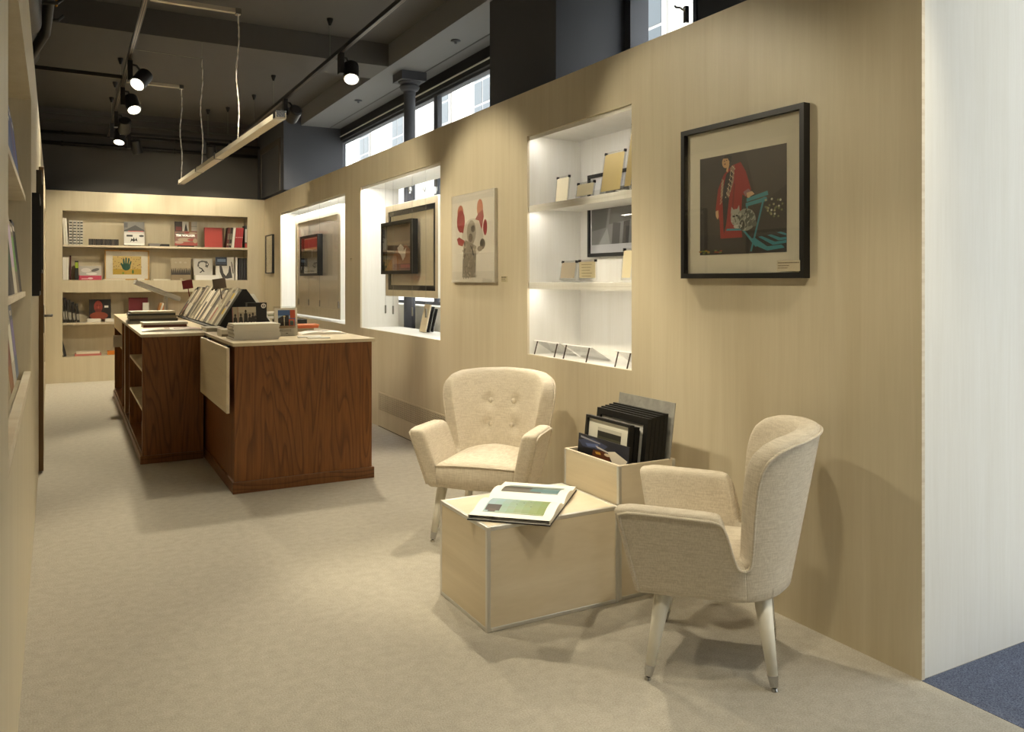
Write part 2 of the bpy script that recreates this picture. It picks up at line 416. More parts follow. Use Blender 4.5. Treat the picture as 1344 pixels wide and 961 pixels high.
# door in the left wall, slightly proud, with lock plate and lever
d1 = struct(thing('door_1', None, None, LP(0, 3.72, 0), .0146))
part('door_leaf', d1, M_PLY, (0.001, .026, 0, .92, .012, 2.15), bevel=.002)
part('door_edge', d1, flat((112, 84, 48)), (0.001, .030, -.012, 0, .012, 2.15))
part('lock_plate', d1, M_STEEL, (.026, .034, .03, .12, .98, 1.18), bevel=.003)
MB().use(M_STEEL).tube([(.034, .075, 1.10), (.075, .075, 1.10), (.080, .095, 1.10), (.080, .20, 1.10)], .009, 10).build('lever', d1, smooth=True)

# ================================================================== COUNTERS
ZT = .955
def counter_right():
    t = thing('sales_counter', 'dark stained oak counter block with pale plywood top nearest the camera', 'counter', (1.37, 5.3, 0))
    x0, x1, y0, y1 = .915, 1.82, 5.315, 8.6
    part('body', t, M_OAK, (x0, x1, y0, y1, .0, ZT - .022), world=True, bevel=.002)
    part('plinth', t, M_OAKB, (x0 - .012, x1 + .014, y0 - .014, y1, 0, .075), world=True, bevel=.004)
    part('top', t, M_PLYD, (x0 - .01, x1 + .02, y0 - .012, y1 + .01, ZT - .022, ZT), world=True, bevel=.002)
    fl = part('flap', t, M_PLYD, (.862, .882, 5.29, 6.44, .515, .928), world=True, bevel=.004)
    for y in (5.42, 6.2): part('hinge', fl, M_BLACK, (.879, .905, y, y + .08, .905, .93))
    for h in fl.children:
        h.location = -t.location
    return t
cr = counter_right()
def counter_left():
    t = thing('shelf_counter', 'dark stained open shelf counter with pale plywood top in the aisle', 'counter', (.69, 6.5, 0))
    x0, x1, y0, y1 = .470, .895, 6.51, 10.65
    zt = ZT - .022
    part('end_panel', t, M_OAK, (x0, x1, y0, y0 + .025, 0, zt), world=True, bevel=.002)
    part('end_panel', t, M_OAK, (x0, x1, y1 - .025, y1, 0, zt), world=True, bevel=.002)
    part('back_panel', t, M_OAK, (x1 - .02, x1, y0 + .025, y1 - .025, 0, zt), world=True)
    part('top', t, M_PLYD, (x0 - .01, x1 + .005, y0 - .012, y1, ZT - .022, ZT), world=True, bevel=.002)
    part('plinth', t, M_OAKB, (x0 - .014, x1, y0 - .016, y1, 0, .06), world=True, bevel=.004)
    part('bottom_board', t, M_OAK, (x0, x1 - .02, y0 + .025, y1 - .025, .06, .08), world=True)
    for y in (7.95, 8.55, 9.05):
        part('divider', t, M_OAK, (x0, x1 - .02, y, y + .03, .08, zt), world=True)
    part('divider', t, M_PLYD, (x0 - .004, x1 - .02, 8.62, 8.65, .08, zt), world=True)
    for z in (.69, .40):
        part('shelf', t, M_PLYD, (x0 + .004, x1 - .02, y0 + .025, 7.95, z - .02, z), world=True)
    part('shelf', t, M_PLYD, (x0 + .004, x1 - .02, 9.08, y1 - .025, .64, .66), world=True)
    part('drawer_front', t, M_PLYD, (x0 - .004, x0 + .02, 9.06, y1 - .03, .80, zt), world=True, bevel=.002)
    return t
cl = counter_left()

# ================================================================== BOOKS
BOOK_N = [0]
def book(name, label, cat, M, w, h, t, cover, group=None, hard=True, edge=None, stripes=None):
    """closed book. local: x thickness t (0..t), y depth w (spine at y=0), z height h; M places it"""
    b = MB(); ct = min(.003, t * .18) if hard else min(.001, t * .1)
    cm = flat(cover, .45)
    b.use(cm).box(0, ct, 0, w, 0, h, M).box(t - ct, t, 0, w, 0, h, M).box(ct, t - ct, 0, ct, 0, h, M)
    e = .003 if hard else 0
    b.use(flat(edge, .7) if edge else M_PAGES).box(ct, t - ct, ct, w - e, e, h - e, M)
    if stripes:
        for (z0, z1, c) in stripes: b.use(flat(c, .5)).box(t * .08, t * .92, -.0006, .0002, h * z0, h * z1, M)
    loc = M.translation.copy()
    b.v = [p - loc for p in b.v]
    o = b.build(name); o.location = loc
    return tag(o, label, cat, group)
def MT(x, y, z): return Matrix.Translation((x, y, z))
def RX(a): return Matrix.Rotation(a, 4, 'X')
def RY(a): return Matrix.Rotation(a, 4, 'Y')
def RZ(a): return Matrix.Rotation(a, 4, 'Z')
def flat_book(name, label, cx, cy, z, w, d, t, cover, rz=0, group=None, cat='book', edge=None, hard=True):
    """lying: spine towards -y ; footprint w (x) by d (y)"""
    M = MT(cx, cy, z) @ RZ(rz) @ MT(-w / 2, -d / 2, t) @ RY(PI / 2)   # local x->-z, z->x
    return book(name, label, cat, M, d, w, t, cover, group, hard, edge)
def face_book(name, label, x0, x1, z0, z1, y, shapes, t=.025, lean=.12, cover=(40, 40, 40), cat='book', group=None, text=None, at=None, rz=0):
    """front cover facing -y, leaning back; bottom front edge at (.., y, z0)"""
    o = thing(name, label, cat, at or ((x0 + x1) / 2, y, z0), 0, group); o.rotation_euler = (-lean, 0, rz)
    w, h = x1 - x0, z1 - z0
    b = MB().use(flat(cover, .45)).box(-w / 2, w / 2, 0, .002, 0, h).box(-w / 2, w / 2, t - .002, t, 0, h).box(-w / 2, -w / 2 + .002, .002, t - .002, 0, h)
    b.use(M_PAGES).box(-w / 2 + .002, w / 2 - .003, .002, t - .002, .003, h - .003).build('book_block', o)
    print_shapes('cover_print', o, -w / 2, w / 2, 0, h, -.0005, shapes)
    if text:
        for (s, size, c, u, v) in text: text_mesh(s, size, flat(c, .5), o, TM(-w / 2 + u * w, -.006, v * h), bold=.002)
    return o

# ---- back wall shelves: pixel spans turned into positions on the shelf front plane
YS = YB + .06
def bx(px): return onY(px, 368, YS).x
def bz(py, px=200): return onY(px, py, YS).z
def spine_row(spans, z, cols, label, name='book', group=None, lean=0, hs=None, y=YS, labels=None, stripes=None, w=.19):
    for i, (p0, p1) in enumerate(spans):
        x0, x1 = bx(p0), bx(p1); h = hs[i] if isinstance(hs, list) else hs
        M = MT(x0, y, z + .001 + max(0, math.sin(lean)) * (x1 - x0)) @ RY(lean) if lean >= 0 else MT(x1, y, z + .001 + math.sin(-lean) * (x1 - x0)) @ RY(lean) @ MT(-(x1 - x0), 0, 0)
        book(name, labels[i] if labels else label, 'book', M, w, h, max(.008, (x1 - x0) * .94), cols[i % len(cols)], group, stripes=stripes)
Z1, Z2, Z3, Z4 = 1.829, 1.359, .793, .341
spine_row([(84.2, 87), (87.2, 89.8)], Z1, [(228, 222, 208), (236, 232, 222)], None, hs=[.355, .35], lean=-.06,
          labels=['tall white book leaning at the far left end of the top back shelf', 'slim white book second from the left on the top back shelf'])
bw = [(.04 + .12 * k, .09 + .12 * k, (30, 30, 30)) for k in range(8)] + [(.40, .43, (20, 20, 20))]
spine_row([(90.6, 95.2), (96, 100.6), (101.2, 104.6), (105.0, 109.2)], Z1, [(205, 200, 190)], 'thick black and white patterned book upright near the left end of the top back shelf', hs=.325, group='patterned books on the top back shelf', stripes=bw)
spine_row([(116.5 + 3.05 * k, 116.5 + 3.05 * k + 2.9) for k in range(13)], Z1, [(60, 54, 50), (44, 40, 38), (78, 70, 62), (52, 46, 42)], 'small dark paperback in the low row on the top back shelf', name='small_paperback', hs=.083, group='small dark paperbacks on the top back shelf', w=.12)
MTN = [((196, 194, 190), FULL), ((120, 118, 116), rect(0, 1, .62, 1)), ((70, 70, 70), [(0, .62), (.3, .75), (.55, .86), (.8, .74), (1, .66), (1, .56), (0, .52)]), ((176, 172, 168), rect(0, 1, .5, .58)),
       ((170, 50, 40), rect(.2, .95, .585, .61)), ((40, 40, 40), rect(.12, .42, .36, .44)), ((60, 60, 60), oval(.85, .4, .12, .05)), ((26, 26, 26), [(.3, .12), (.36, .3), (.42, .24), (.48, .34), (.53, .22), (.6, .33), (.66, .16), (.55, .2), (.46, .14), (.4, .2)]), ((225, 222, 216), rect(0, 1, 0, .07)), ((90, 90, 92), rect(0, .18, .75, .95))]
face_book('photo_book', 'face-out photo book with a black and white mountain cover', bx(163), bx(190), Z1 + .012, Z1 + .012 + .325, YS + .03, MTN, .02, cover=(60, 60, 60))
part('book_stand', None, M_ACRYL, (bx(168), bx(185), YS + .01, YS + .1, Z1 + .0005, Z1 + .012))
tag(bpy.data.objects['book_stand'], 'small clear stand under the mountain photo book', 'stand')
flat_book('paperback', 'grey paperback lying flat on the top back shelf', (bx(196) + bx(210)) / 2, YS + .1, Z1, bx(210) - bx(196), .18, .04, (110, 106, 104), edge=(150, 148, 146))
flat_book('paperback', 'black paperback lying flat beside the grey one on the top back shelf', (bx(211.3) + bx(222.6)) / 2, YS + .1, Z1, bx(222.6) - bx(211.3), .18, .035, (30, 28, 28), edge=(40, 38, 36))
random.seed(3)
TW = [((118, 84, 74), FULL), ((46, 34, 30), rect(0, .33, .58, 1)), ((92, 30, 28), rect(.05, .3, .62, .78)), ((170, 164, 156), rect(.34, .62, .6, 1)), ((30, 26, 24), [(.42, .6), (.58, .6), (.53, .8), (.5, .95), (.46, .8)]), ((110, 88, 58), rect(.62, .74, .56, 1)), ((150, 144, 136), rect(.74, 1, .62, 1)), ((90, 86, 82), rect(.74, 1, .80, .815)),
      ((140, 62, 54), rect(0, 1, 0, .14)), ((116, 84, 74), rect(0, 1, .14, .56)), ((82, 74, 66), oval(.22, .48, .2, .06)), ((150, 132, 112), oval(.45, .24, .33, .08)), ((140, 56, 52), oval(.75, .24, .2, .05)), ((150, 134, 112), oval(.8, .52, .2, .03)), ((148, 130, 108), oval(.9, .2, .1, .1)), ((150, 130, 116), oval(.18, .13, .2, .06)), ((120, 42, 38), oval(.55, .55, .12, .03))]
face_book('fashion_book', 'large face-out photo book with pink collage cover and white lettering', bx(230), bx(259.5), Z1 + .02, Z1 + .02 + .345, YS + .03, TW, .03, cover=(60, 30, 28), text=[('TIM WALKER', .043, (250, 248, 244), .47, .41)])
q = part('book_stand', None, M_BLACK, (bx(234), bx(255), YS + .01, YS + .12, Z1 + .0005, Z1 + .02)); tag(q, 'low black stand under the pink collage photo book', 'stand')
face_book('red_book', 'plain red cloth book standing face-out on the top back shelf', bx(269.2), bx(292.5), Z1, Z1 + .29, YS + .03, [((168, 62, 56), FULL), ((150, 50, 46), rect(0, 1, .26, .265))], .04, cover=(150, 48, 44))
q = book('brown_book', 'dark brown book spine beside the plain red cloth book', 'book', MT(bx(293), YS + .05, Z1 + .001), .19, .285, .02, (84, 58, 40))
spine_row([(297, 300.2), (300.4, 303.6)], Z1, [(96, 48, 44), (52, 44, 40)], None, hs=.29, lean=.10, labels=['slim brick-red book leaning right on the top back shelf', 'dark patterned book leaning right beside the brick-red one'], stripes=[(.1, .2, (150, 140, 120)), (.4, .7, (120, 110, 96))])
spine_row([(303.9, 307.2)], Z1, [(232, 228, 220)], None, hs=.295, lean=.10, labels=['white book leaning between the dark and the red spines'])
spine_row([(307.6, 309.9), (310.1, 312.4), (312.6, 314.9), (315.1, 317.4)], Z1, [(176, 60, 66)], 'slim red paperback in the leaning set at the right end of the top back shelf', hs=.29, lean=.10, group='slim red paperbacks on the top back shelf', stripes=[(.5, .54, (220, 180, 176))])
spine_row([(321.2, 325.6)], Z1, [(40, 34, 34)], None, hs=.325, labels=['tall black spined book at the right end of the top back shelf'], stripes=[(.25, .85, (190, 186, 180)), (.02, .2, (170, 50, 50))])
# second shelf
spine_row([(82.6, 84.9), (85.2, 87.5), (87.8, 90.2)], Z2, [(234, 230, 222)], 'white magazine upright at the left end of the second back shelf', hs=.30, group='white magazines on the second back shelf')
spine_row([(91.3, 93.6)], Z2, [(74, 34, 34)], None, hs=.325, labels=['slim dark red book on the second back shelf'])
spine_row([(98.3, 103.2)], Z2, [(42, 42, 38)], None, hs=.255, labels=['black book with a green patch on its spine'], stripes=[(.62, .92, (150, 170, 50))])
SP = [((176, 170, 164), FULL), ((206, 200, 196), oval(.3, .7, .22, .16)), ((90, 86, 84), oval(.72, .72, .2, .1, rot=.5)), ((214, 210, 206), oval(.55, .45, .25, .09)), ((180, 62, 86), rect(0, 1, 0, .32)), ((220, 160, 168), rect(.1, .4, .06, .12)), ((226, 200, 204), oval(.5, .12, .12, .06))]
face_book('photo_book', 'low face-out book with silver photo and pink band', bx(104), bx(133.5), Z2, Z2 + .19, YS + .05, SP, .03, cover=(170, 60, 80))
# framed hand print
def framed(name, label, loc, rz, w, h, fw, fd, frame_m, mat_in, shapes, mat_c=(226, 220, 206), tilt=0, glass=True, bottom_extra=0, cat='picture', group=None):
    """loc = bottom centre of the back; faces local -y"""
    o = thing(name, label, cat, loc, rz, group); o.rotation_euler = (tilt, 0, rz)
    part('frame', o, frame_m, (-w / 2, -w / 2 + fw, -fd, 0, 0, h), (w / 2 - fw, w / 2, -fd, 0, 0, h), (-w / 2 + fw, w / 2 - fw, -fd, 0, 0, fw), (-w / 2 + fw, w / 2 - fw, -fd, 0, h - fw, h))
    a, c = w / 2 - fw, fw
    part('mount', o, flat(mat_c, .7), (-a, a, -.010, -.002, fw, h - fw))
    m = mat_in
    print_shapes('print', o, -w / 2 + m[0], w / 2 - m[1], m[2], h - m[3], -.0108, shapes)
    if glass: part('glass', o, M_GLASS, (-a, a, -fd + .004, -fd + .006, fw, h - fw))
    return o
random.seed(5)
HANDP = [((206, 180, 112), FULL), ((190, 158, 60), rect(0, 1, 0, .3))]
for k in range(34):
    HANDP.append((random.choice([(110, 60, 44), (70, 50, 40), (150, 84, 60), (96, 96, 60)]), oval(random.random(), .3 + .68 * random.random(), .018, .022, 6)))
G = (30, 84, 66)
HANDP += [(G, oval(.47, .42, .15, .20)), (G, [(.32, .4), (.26, .62), (.30, .64), (.38, .5)]), (G, [(.36, .5), (.35, .85), (.40, .86), (.43, .55)]), (G, [(.43, .5), (.44, .92), (.49, .92), (.49, .55)]), (G, [(.5, .5), (.54, .9), (.59, .88), (.55, .5)]), (G, [(.55, .45), (.62, .75), (.66, .72), (.61, .42)]), ((60, 110, 50), oval(.7, .15, .03, .12)), ((120, 150, 40), oval(.36, .08, .04, .06))]
framed('framed_print', 'wood framed print of a green hand on a yellow ground', (bx(167.5), YS + .10, Z2), 0, bx(197) - bx(138), .415, .016, .02, flat((190, 150, 86), .4), (.10, .10, .075, .085), HANDP, tilt=-.09)
for i, (a, q, lab) in enumerate(((135, 164.5, 'thin white booklet lying in front of the green hand print'), (180, 189.5, 'small white price card lying by the green hand print'), (201, 223.5, 'thin white booklet lying right of the green hand print'))):
    flat_book('booklet', lab, (bx(a) + bx(q)) / 2, YS + .02, Z2, bx(q) - bx(a), .08, .012 if i != 1 else .02, (226, 222, 210), cat='booklet', hard=False)
random.seed(9)
SEP = [((150, 136, 112), FULL), ((172, 158, 132), rect(0, 1, .55, 1)), ((128, 112, 88), rect(0, 1, 0, .25)), ((184, 172, 148), rect(.2, .3, .76, .83)), ((188, 176, 154), rect(.42, .54, .76, .84)), ((184, 172, 148), rect(.66, .8, .76, .83)), ((186, 176, 156), rect(.45, .58, .035, .06))]
for k in range(11):
    u = .05 + .09 * k; SEP.append(((44, 38, 34), [(u - .05, .24), (u - .03, .42), (u - .015, .5 + .03 * (k % 3)), (u + .02, .48), (u + .04, .40), (u + .05, .24)]))
face_book('photo_book', 'sepia face-out photo book with a row of riders', bx(224.8), bx(251), Z2, Z2 + .315, YS + .03, SEP, .02, cover=(140, 126, 104))
flat_names = 'white magazine in the small stack under the head drawing book'
for k in range(4):
    flat_book('magazine', flat_names, (bx(256.3) + bx(287.8)) / 2, YS + .08, Z2 + .0175 * k, bx(287.8) - bx(256.3), .2, .0172, (236, 234, 230), cat='magazine', group='white magazines stacked under the head drawing', hard=False, edge=(226, 224, 218))
HEADD = [((198, 194, 186), FULL), ((96, 94, 90), [(.2, .62), (.25, .82), (.45, .9), (.72, .86), (.8, .66), (.74, .45), (.6, .52), (.68, .7), (.55, .8), (.36, .78), (.28, .66), (.3, .5), (.2, .52)]), ((60, 58, 56), [(.28, .5), (.45, .42), (.58, .2), (.52, .18), (.4, .36), (.26, .44)]), ((70, 68, 66), oval(.72, .66, .09, .1)), ((198, 194, 186), oval(.72, .67, .05, .06)), ((60, 58, 56), [(.3, .16), (.5, .34), (.53, .3), (.36, .13)])]
face_book('drawing_book', 'white face-out book with a line drawing of a head', bx(255.2), bx(280), Z2 + .072, Z2 + .072 + .235, YS + .07, HEADD, .015, cover=(210, 206, 198))
MBK = [((222, 218, 210), FULL), ((56, 64, 84), rect(0, .62, .66, 1)), ((120, 140, 170), rect(.1, .55, .8, .92)), ((30, 30, 34), rect(0, .62, .62, .68)), ((66, 62, 60), [(.2, .66), (.32, .66), (.42, .3), (.55, .18), (.68, .34), (.74, .62), (.8, .62), (.86, .3), (.9, .1), (.6, .06), (.35, .1), (.22, .35)]), ((70, 66, 64), [(.84, .8), (.88, .8), (.97, .3), (.92, .28)])]
face_book('photo_book', 'face-out white book with dark curved shape and blue corner', bx(283.8), bx(308), Z2, Z2 + .335, YS + .03, MBK, .02, cover=(210, 206, 198))
spine_row([(309.2, 311.8)], Z2, [(230, 226, 218)], None, hs=.33, labels=['slim white book spine beside the dark row on the second back shelf'])
spine_row([(313.2, 316.0), (316.3, 319.4), (319.6, 322.2), (322.5, 325.6)], Z2, [(40, 38, 38), (54, 54, 52), (46, 42, 44)], 'tall black book in the row at the right end of the second back shelf', hs=.32, group='black books at the right end of the second back shelf')
# lower niche, upper shelf
spine_row([(83.4, 86.6), (87.0, 90.0), (90.4, 95.6), (96.0, 100.2), (101, 105.0)], Z3, [(48, 44, 40), (40, 36, 34)], 'tall dark book leaning in the row at the left end of the lower back niche', hs=[.33, .33, .30, .27, .25], lean=-.09, group='dark books in the lower back niche', stripes=[(.12, .45, (150, 144, 132))])
PORT = [((34, 28, 26), FULL), ((136, 52, 40), oval(.42, .62, .2, .32)), ((110, 44, 34), rect(.28, .56, .2, .5)), ((140, 66, 44), oval(.45, .14, .42, .2)), ((60, 26, 22), oval(.37, .68, .03, .02)), ((60, 26, 22), oval(.5, .68, .03, .02)), ((160, 80, 60), oval(.43, .58, .03, .07)), ((220, 214, 204), rect(.7, .88, .56, .67))]
face_book('photo_book', 'black face-out book with a red lit portrait', bx(117), bx(146), Z3 + .045, Z3 + .045 + .26, YS + .07, PORT, .03, cover=(30, 26, 24))
for k in range(2):
    flat_book('booklet', 'white booklet in the small pile before the red portrait book', (bx(114.5) + bx(132.5)) / 2, YS + .08, Z3 + .022 * k, bx(132.5) - bx(114.5), .14, .0215, (228, 224, 214), cat='booklet', group='white booklets before the portrait book', hard=False)
flat_book('paperback', 'white paperback lying right of the red portrait book', (bx(138) + bx(149.5)) / 2, YS + .05, Z3, bx(149.5) - bx(138), .12, .042, (232, 228, 220), hard=False)
face_book('maroon_book', 'plain maroon book standing face-out in the lower back niche', bx(169.5), bx(195), Z3, Z3 + .325, YS + .08, [((112, 34, 40), FULL)], .03, cover=(104, 30, 36))
flat_book('paperback', 'thick white paperback block before the maroon book', (bx(187.5) + bx(195.5)) / 2, YS + .03, Z3, bx(195.5) - bx(187.5), .05, .25, (226, 222, 212), hard=False)
spine_row([(203.5, 206), (206.2, 208.6), (208.8, 211.2)], Z3, [(196, 138, 80), (226, 220, 206), (190, 120, 64)], None, hs=.25, lean=.28, labels=['orange paperback leaning in the lower back niche behind the counter', 'white paperback leaning between two orange ones', 'second orange paperback leaning behind the counter'])
# bottom shelf
spine_row([(84, 87.5)], Z4, [(52, 50, 50)], None, hs=.30, lean=-.22, labels=['dark book leaning alone on the bottom back shelf'])
for k in range(2):
    flat_book('magazine', ['pink edged magazine lying on the bottom back shelf', 'white magazine lying on the pink edged one on the bottom back shelf'][k], (bx(98) + bx(133)) / 2, YS + .1, Z4 + .028 * k, bx(133) - bx(98) - .04 * k, .2, .027, [(196, 120, 110), (226, 214, 196)][k], cat='magazine', hard=False)
flat_book('paperback', 'orange and white paperback lying at the right of the bottom back shelf', (bx(141) + bx(151)) / 2, YS + .1, Z4, bx(151) - bx(141), .15, .05, (214, 130, 50), hard=False)
# small picture at the far end of the right wall
framed('framed_picture', 'narrow black framed pale picture on the right wall near the back corner', (XW, 11.75, 1.452), -PI / 2, .46, .55, .014, .03, M_BLACK, (.05, .05, .05, .05), [((206, 196, 168), FULL), ((196, 184, 152), rect(.2, .8, .2, .8))], (214, 206, 182))

# ================================================================== BOOKS ON THE COUNTERS
random.seed(11)
stackA = [(.42, .30, .024, (150, 146, 136)), (.41, .31, .022, (60, 58, 56)), (.40, .30, .026, (120, 112, 96)), (.40, .29, .020, (44, 44, 46)), (.38, .29, .018, (168, 160, 140))]
z = ZT
for k, (w_, d_, t_, c_) in enumerate(stackA):
    flat_book('art_book', ['grey', 'charcoal', 'tan', 'black', 'pale olive'][k] + ' art book, ' + ['lowest', 'second', 'third', 'fourth', 'topmost'][k] + ' in the tall pile on the shelf counter', .675 + random.uniform(-.01, .01), 8.25, z, w_, d_, t_, c_, random.uniform(-.04, .04)); z += t_ + .0005
z = ZT
for k, (w_, d_, t_, c_) in enumerate([(.34, .26, .022, (110, 60, 48)), (.35, .27, .018, (190, 186, 176))]):
    flat_book('art_book', ['brown red art book lying under a pale one on the shelf counter', 'pale grey art book lying on the brown red one'][k], .715, 7.55, z, w_, d_, t_, c_, .03 * k); z += t_ + .0005
# open magazine on the shelf counter
mg = thing('open_magazine', 'open picture magazine lying at the near end of the shelf counter', 'magazine', (.73, 6.93, ZT), -.05)
def curved_sheet(b, x0, x1, y0, y1, zf, n=10, th=.004):
    top = [(x0 + (x1 - x0) * i / n, zf(i / n)) for i in range(n + 1)]
    poly = [(x, 0.0) for x, _ in (top[0], top[-1])]
    for (xa, za), (xb, zb) in zip(top, top[1:]): b.add([(xa, y0, 0), (xb, y0, 0), (xb, y0, zb), (xa, y0, za), (xa, y1, 0), (xb, y1, 0), (xb, y1, zb), (xa, y1, za)], [(0, 1, 2, 3), (4, 7, 6, 5), (3, 2, 6, 7), (0, 4, 5, 1)])
    return b
zl = lambda u: .004 + .010 * math.sin(u * PI * .85) + .004 * u
curved_sheet(MB().use(M_WHITE), -.235, 0, -.14, .14, zl).build('left_pages', mg)
curved_sheet(MB().use(M_WHITE), 0, .235, -.14, .14, lambda u: zl(1 - u)).build('right_pages', mg)
def sheet_print(name, parent, x0, x1, y0, y1, zf, shapes, lift=.0006, n=8, base=0):
    """picture following a page surface: shapes in (u,v) as axis-aligned rects (rgb,u0,u1,v0,v1)"""
    b = MB()
    for i, (c, u0, u1, v0, v1) in enumerate(shapes):
        b.use(flat(c, .4))
        for k in range(n):
            ua, ub = u0 + (u1 - u0) * k / n, u0 + (u1 - u0) * (k + 1) / n
            xa, xb = x0 + (x1 - x0) * ua, x0 + (x1 - x0) * ub; l = lift + .0003 * (i if not base else (0 if i < base else 1 + (i - base) * .2))
            b.add([(xa, y0 + (y1 - y0) * v0, zf(xa) + l), (xb, y0 + (y1 - y0) * v0, zf(xb) + l), (xb, y0 + (y1 - y0) * v1, zf(xb) + l), (xa, y0 + (y1 - y0) * v1, zf(xa) + l)], [(0, 1, 2, 3)])
    return b.build(name, parent)
zm = lambda x: zl(1 - abs(x) / .235)
sheet_print('left_photo', mg, -.19, -.03, -.12, .12, zm, [((226, 200, 176), 0, 1, 0, 1), ((150, 84, 60), .75, 1, .1, .9)])
sheet_print('right_photo', mg, .0, .2, -.11, .11, zm, [((196, 160, 150), 0, 1, 0, 1), ((120, 56, 40), 0, .5, .5, .9), ((140, 70, 50), .3, 1, .4, .6), ((224, 200, 196), .2, .9, .05, .3)])
# slanted catalogue holder behind the piles
hs = thing('catalogue_rest', 'pale slanted open catalogue on a rest at the far end of the counter', 'catalogue', (.93, 9.5, ZT), 0)
Mh = MT(0, 0, .26) @ RY(.40)
MB().use(flat((232, 230, 224))).box(-.34, .14, -.15, .15, -.035, .0, Mh).use(flat((240, 238, 232))).box(-.345, .13, -.155, .155, .0, .012, Mh).build('catalogue', hs, bevel=.002)
MB().use(M_ALU).box(-.02, .0, -.1, .1, .0, .255).box(-.12, .12, -.12, .12, 0, .008).build('rest', hs)
# A-frame book rack
rk = thing('book_rack', 'black A-frame book rack standing along the counter top', 'rack', (1.25, 8.2, ZT), 0)
RX0, RX1, RY0, RY1, RH = 1.045, 1.52, 6.95, 9.65, .335
RM = (RX0 + RX1) / 2 - .02
tri = [(RX0 + .02, ZT), (RX1, ZT), (RM + .03, ZT + RH - .01), (RM, ZT + RH - .01)]
for y in (RY0, RY1 - .015):
    MB().use(M_BLACK).prism(tri, y, y + .015, lambda p, q, a: Vector((p, a, q))).build('side_panel', rk, world=True)
part('ledge', rk, M_BLACK, (RX0 - .015, RX0 + .03, RY0, RY1, ZT, ZT + .012), world=True)
part('ledge', rk, M_BLACK, (RX1 - .01, RX1 + .02, RY0, RY1, ZT, ZT + .012), world=True)
sl = math.atan2(RM - RX0 - .02, RH - .01)
part('spine_board', rk, M_BLACK, (RM + .005, RM + .025, RY0 + .015, RY1 - .015, ZT + .01, ZT + RH - .012), world=True)
random.seed(21)
def cname(c):
    names = {'black': (40, 38, 36), 'cream': (200, 192, 172), 'tan': (164, 152, 126), 'brown': (92, 80, 62), 'grey': (120, 110, 90)}
    return min(names, key=lambda n_: sum((a_ - b_) ** 2 for a_, b_ in zip(c, names[n_])))
ORD = 'first second third fourth fifth sixth seventh eighth ninth tenth eleventh twelfth thirteenth fourteenth fifteenth sixteenth seventeenth eighteenth nineteenth twentieth twenty-first twenty-second twenty-third twenty-fourth twenty-fifth twenty-sixth twenty-seventh twenty-eighth twenty-ninth thirtieth thirty-first thirty-second'.split()
y = RY0 + .02; i = 0
cols = [(40, 38, 36), (176, 168, 148), (92, 80, 62), (186, 176, 150), (164, 154, 132), (150, 138, 112), (196, 188, 168), (70, 60, 50), (52, 48, 46), (170, 158, 132), (206, 198, 180), (120, 106, 84), (36, 34, 34), (190, 182, 164)]
while y < RY1 - .12:
    t_ = random.uniform(.06, .125); h_ = random.uniform(.31, .375) * (1.0 if i else .95); c_ = cols[i % len(cols)] if i else (150, 148, 138)
    M = MT(RX0 + .018, y, ZT + .013) @ RY(sl) @ RZ(PI / 2) @ MT(0, -.028, 0) @ Matrix.Scale(1, 4)
    # local x (thickness) -> +y world, local y (depth) -> -x : spine must face -x so flip
    M = MT(RX0 + .016, y, ZT + .0225) @ RY(sl) @ Matrix(((0, 1, 0, 0), (1, 0, 0, 0), (0, 0, 1, 0), (0, 0, 0, 1)))
    st = [(.08, .45, random.choice([(200, 190, 166), (150, 70, 60), (214, 206, 190), (120, 112, 100)]))] if i % 2 else [(.55, .92, random.choice([(210, 202, 186), (60, 56, 52), (160, 150, 130)]))]
    if i == 0: st = [(.05, .52, (186, 184, 172)), (.56, .95, (186, 184, 172))]
    if i == 1: st = [(.3, .45, (214, 180, 20)), (.7, .85, (214, 180, 20)), (.5, .65, (60, 40, 40))]
    book('art_book', ['grey banded book at the near end of the counter book rack', 'yellow marked book second in the counter book rack'][i] if i < 2 else cname(c_) + ' art book, ' + ORD[i] + ' from the near end of the counter book rack', 'book', M, .035 + .0 * h_, h_, t_, c_, None if i < 2 else 'art books in the counter rack', stripes=st)
    y += t_ + .004; i += 1
for k in range(5):
    M = MT(RX1 + .005, 7.0 + .09 * k, ZT + .0205) @ RY(-sl) @ Matrix(((0, -1, 0, 0), (1, 0, 0, 0), (0, 0, 1, 0), (0, 0, 0, 1)))
    book('art_book', 'pale book on the wall side of the counter book rack', 'book', M, .03, .31, .085, [(220, 216, 206), (200, 196, 186)][k % 2], 'pale books on the wall side of the counter rack')
# small upright cards behind the books
for (px, py, wd, c, lab) in ((247, 374, .10, (120, 30, 36), 'small dark red card sticking up behind the racked books'), (289, 373, .11, (110, 96, 84), 'small grey card sticking up behind the racked books')):
    Y = 8.9 if c[0] == 120 and c[1] == 30 else 7.5
    p = onY(px, py, Y)
    o = MB().use(flat(c)).box(-wd / 2, wd / 2, -.004, .004, 0, .09).box(-.004, .004, -.004, .004, ZT + .27 - p.z + .0, 0).build('divider_card'); o.location = (p.x, p.y, p.z - .04); o.rotation_euler = (0, -.15, 0)
    tag(o, lab, 'card')
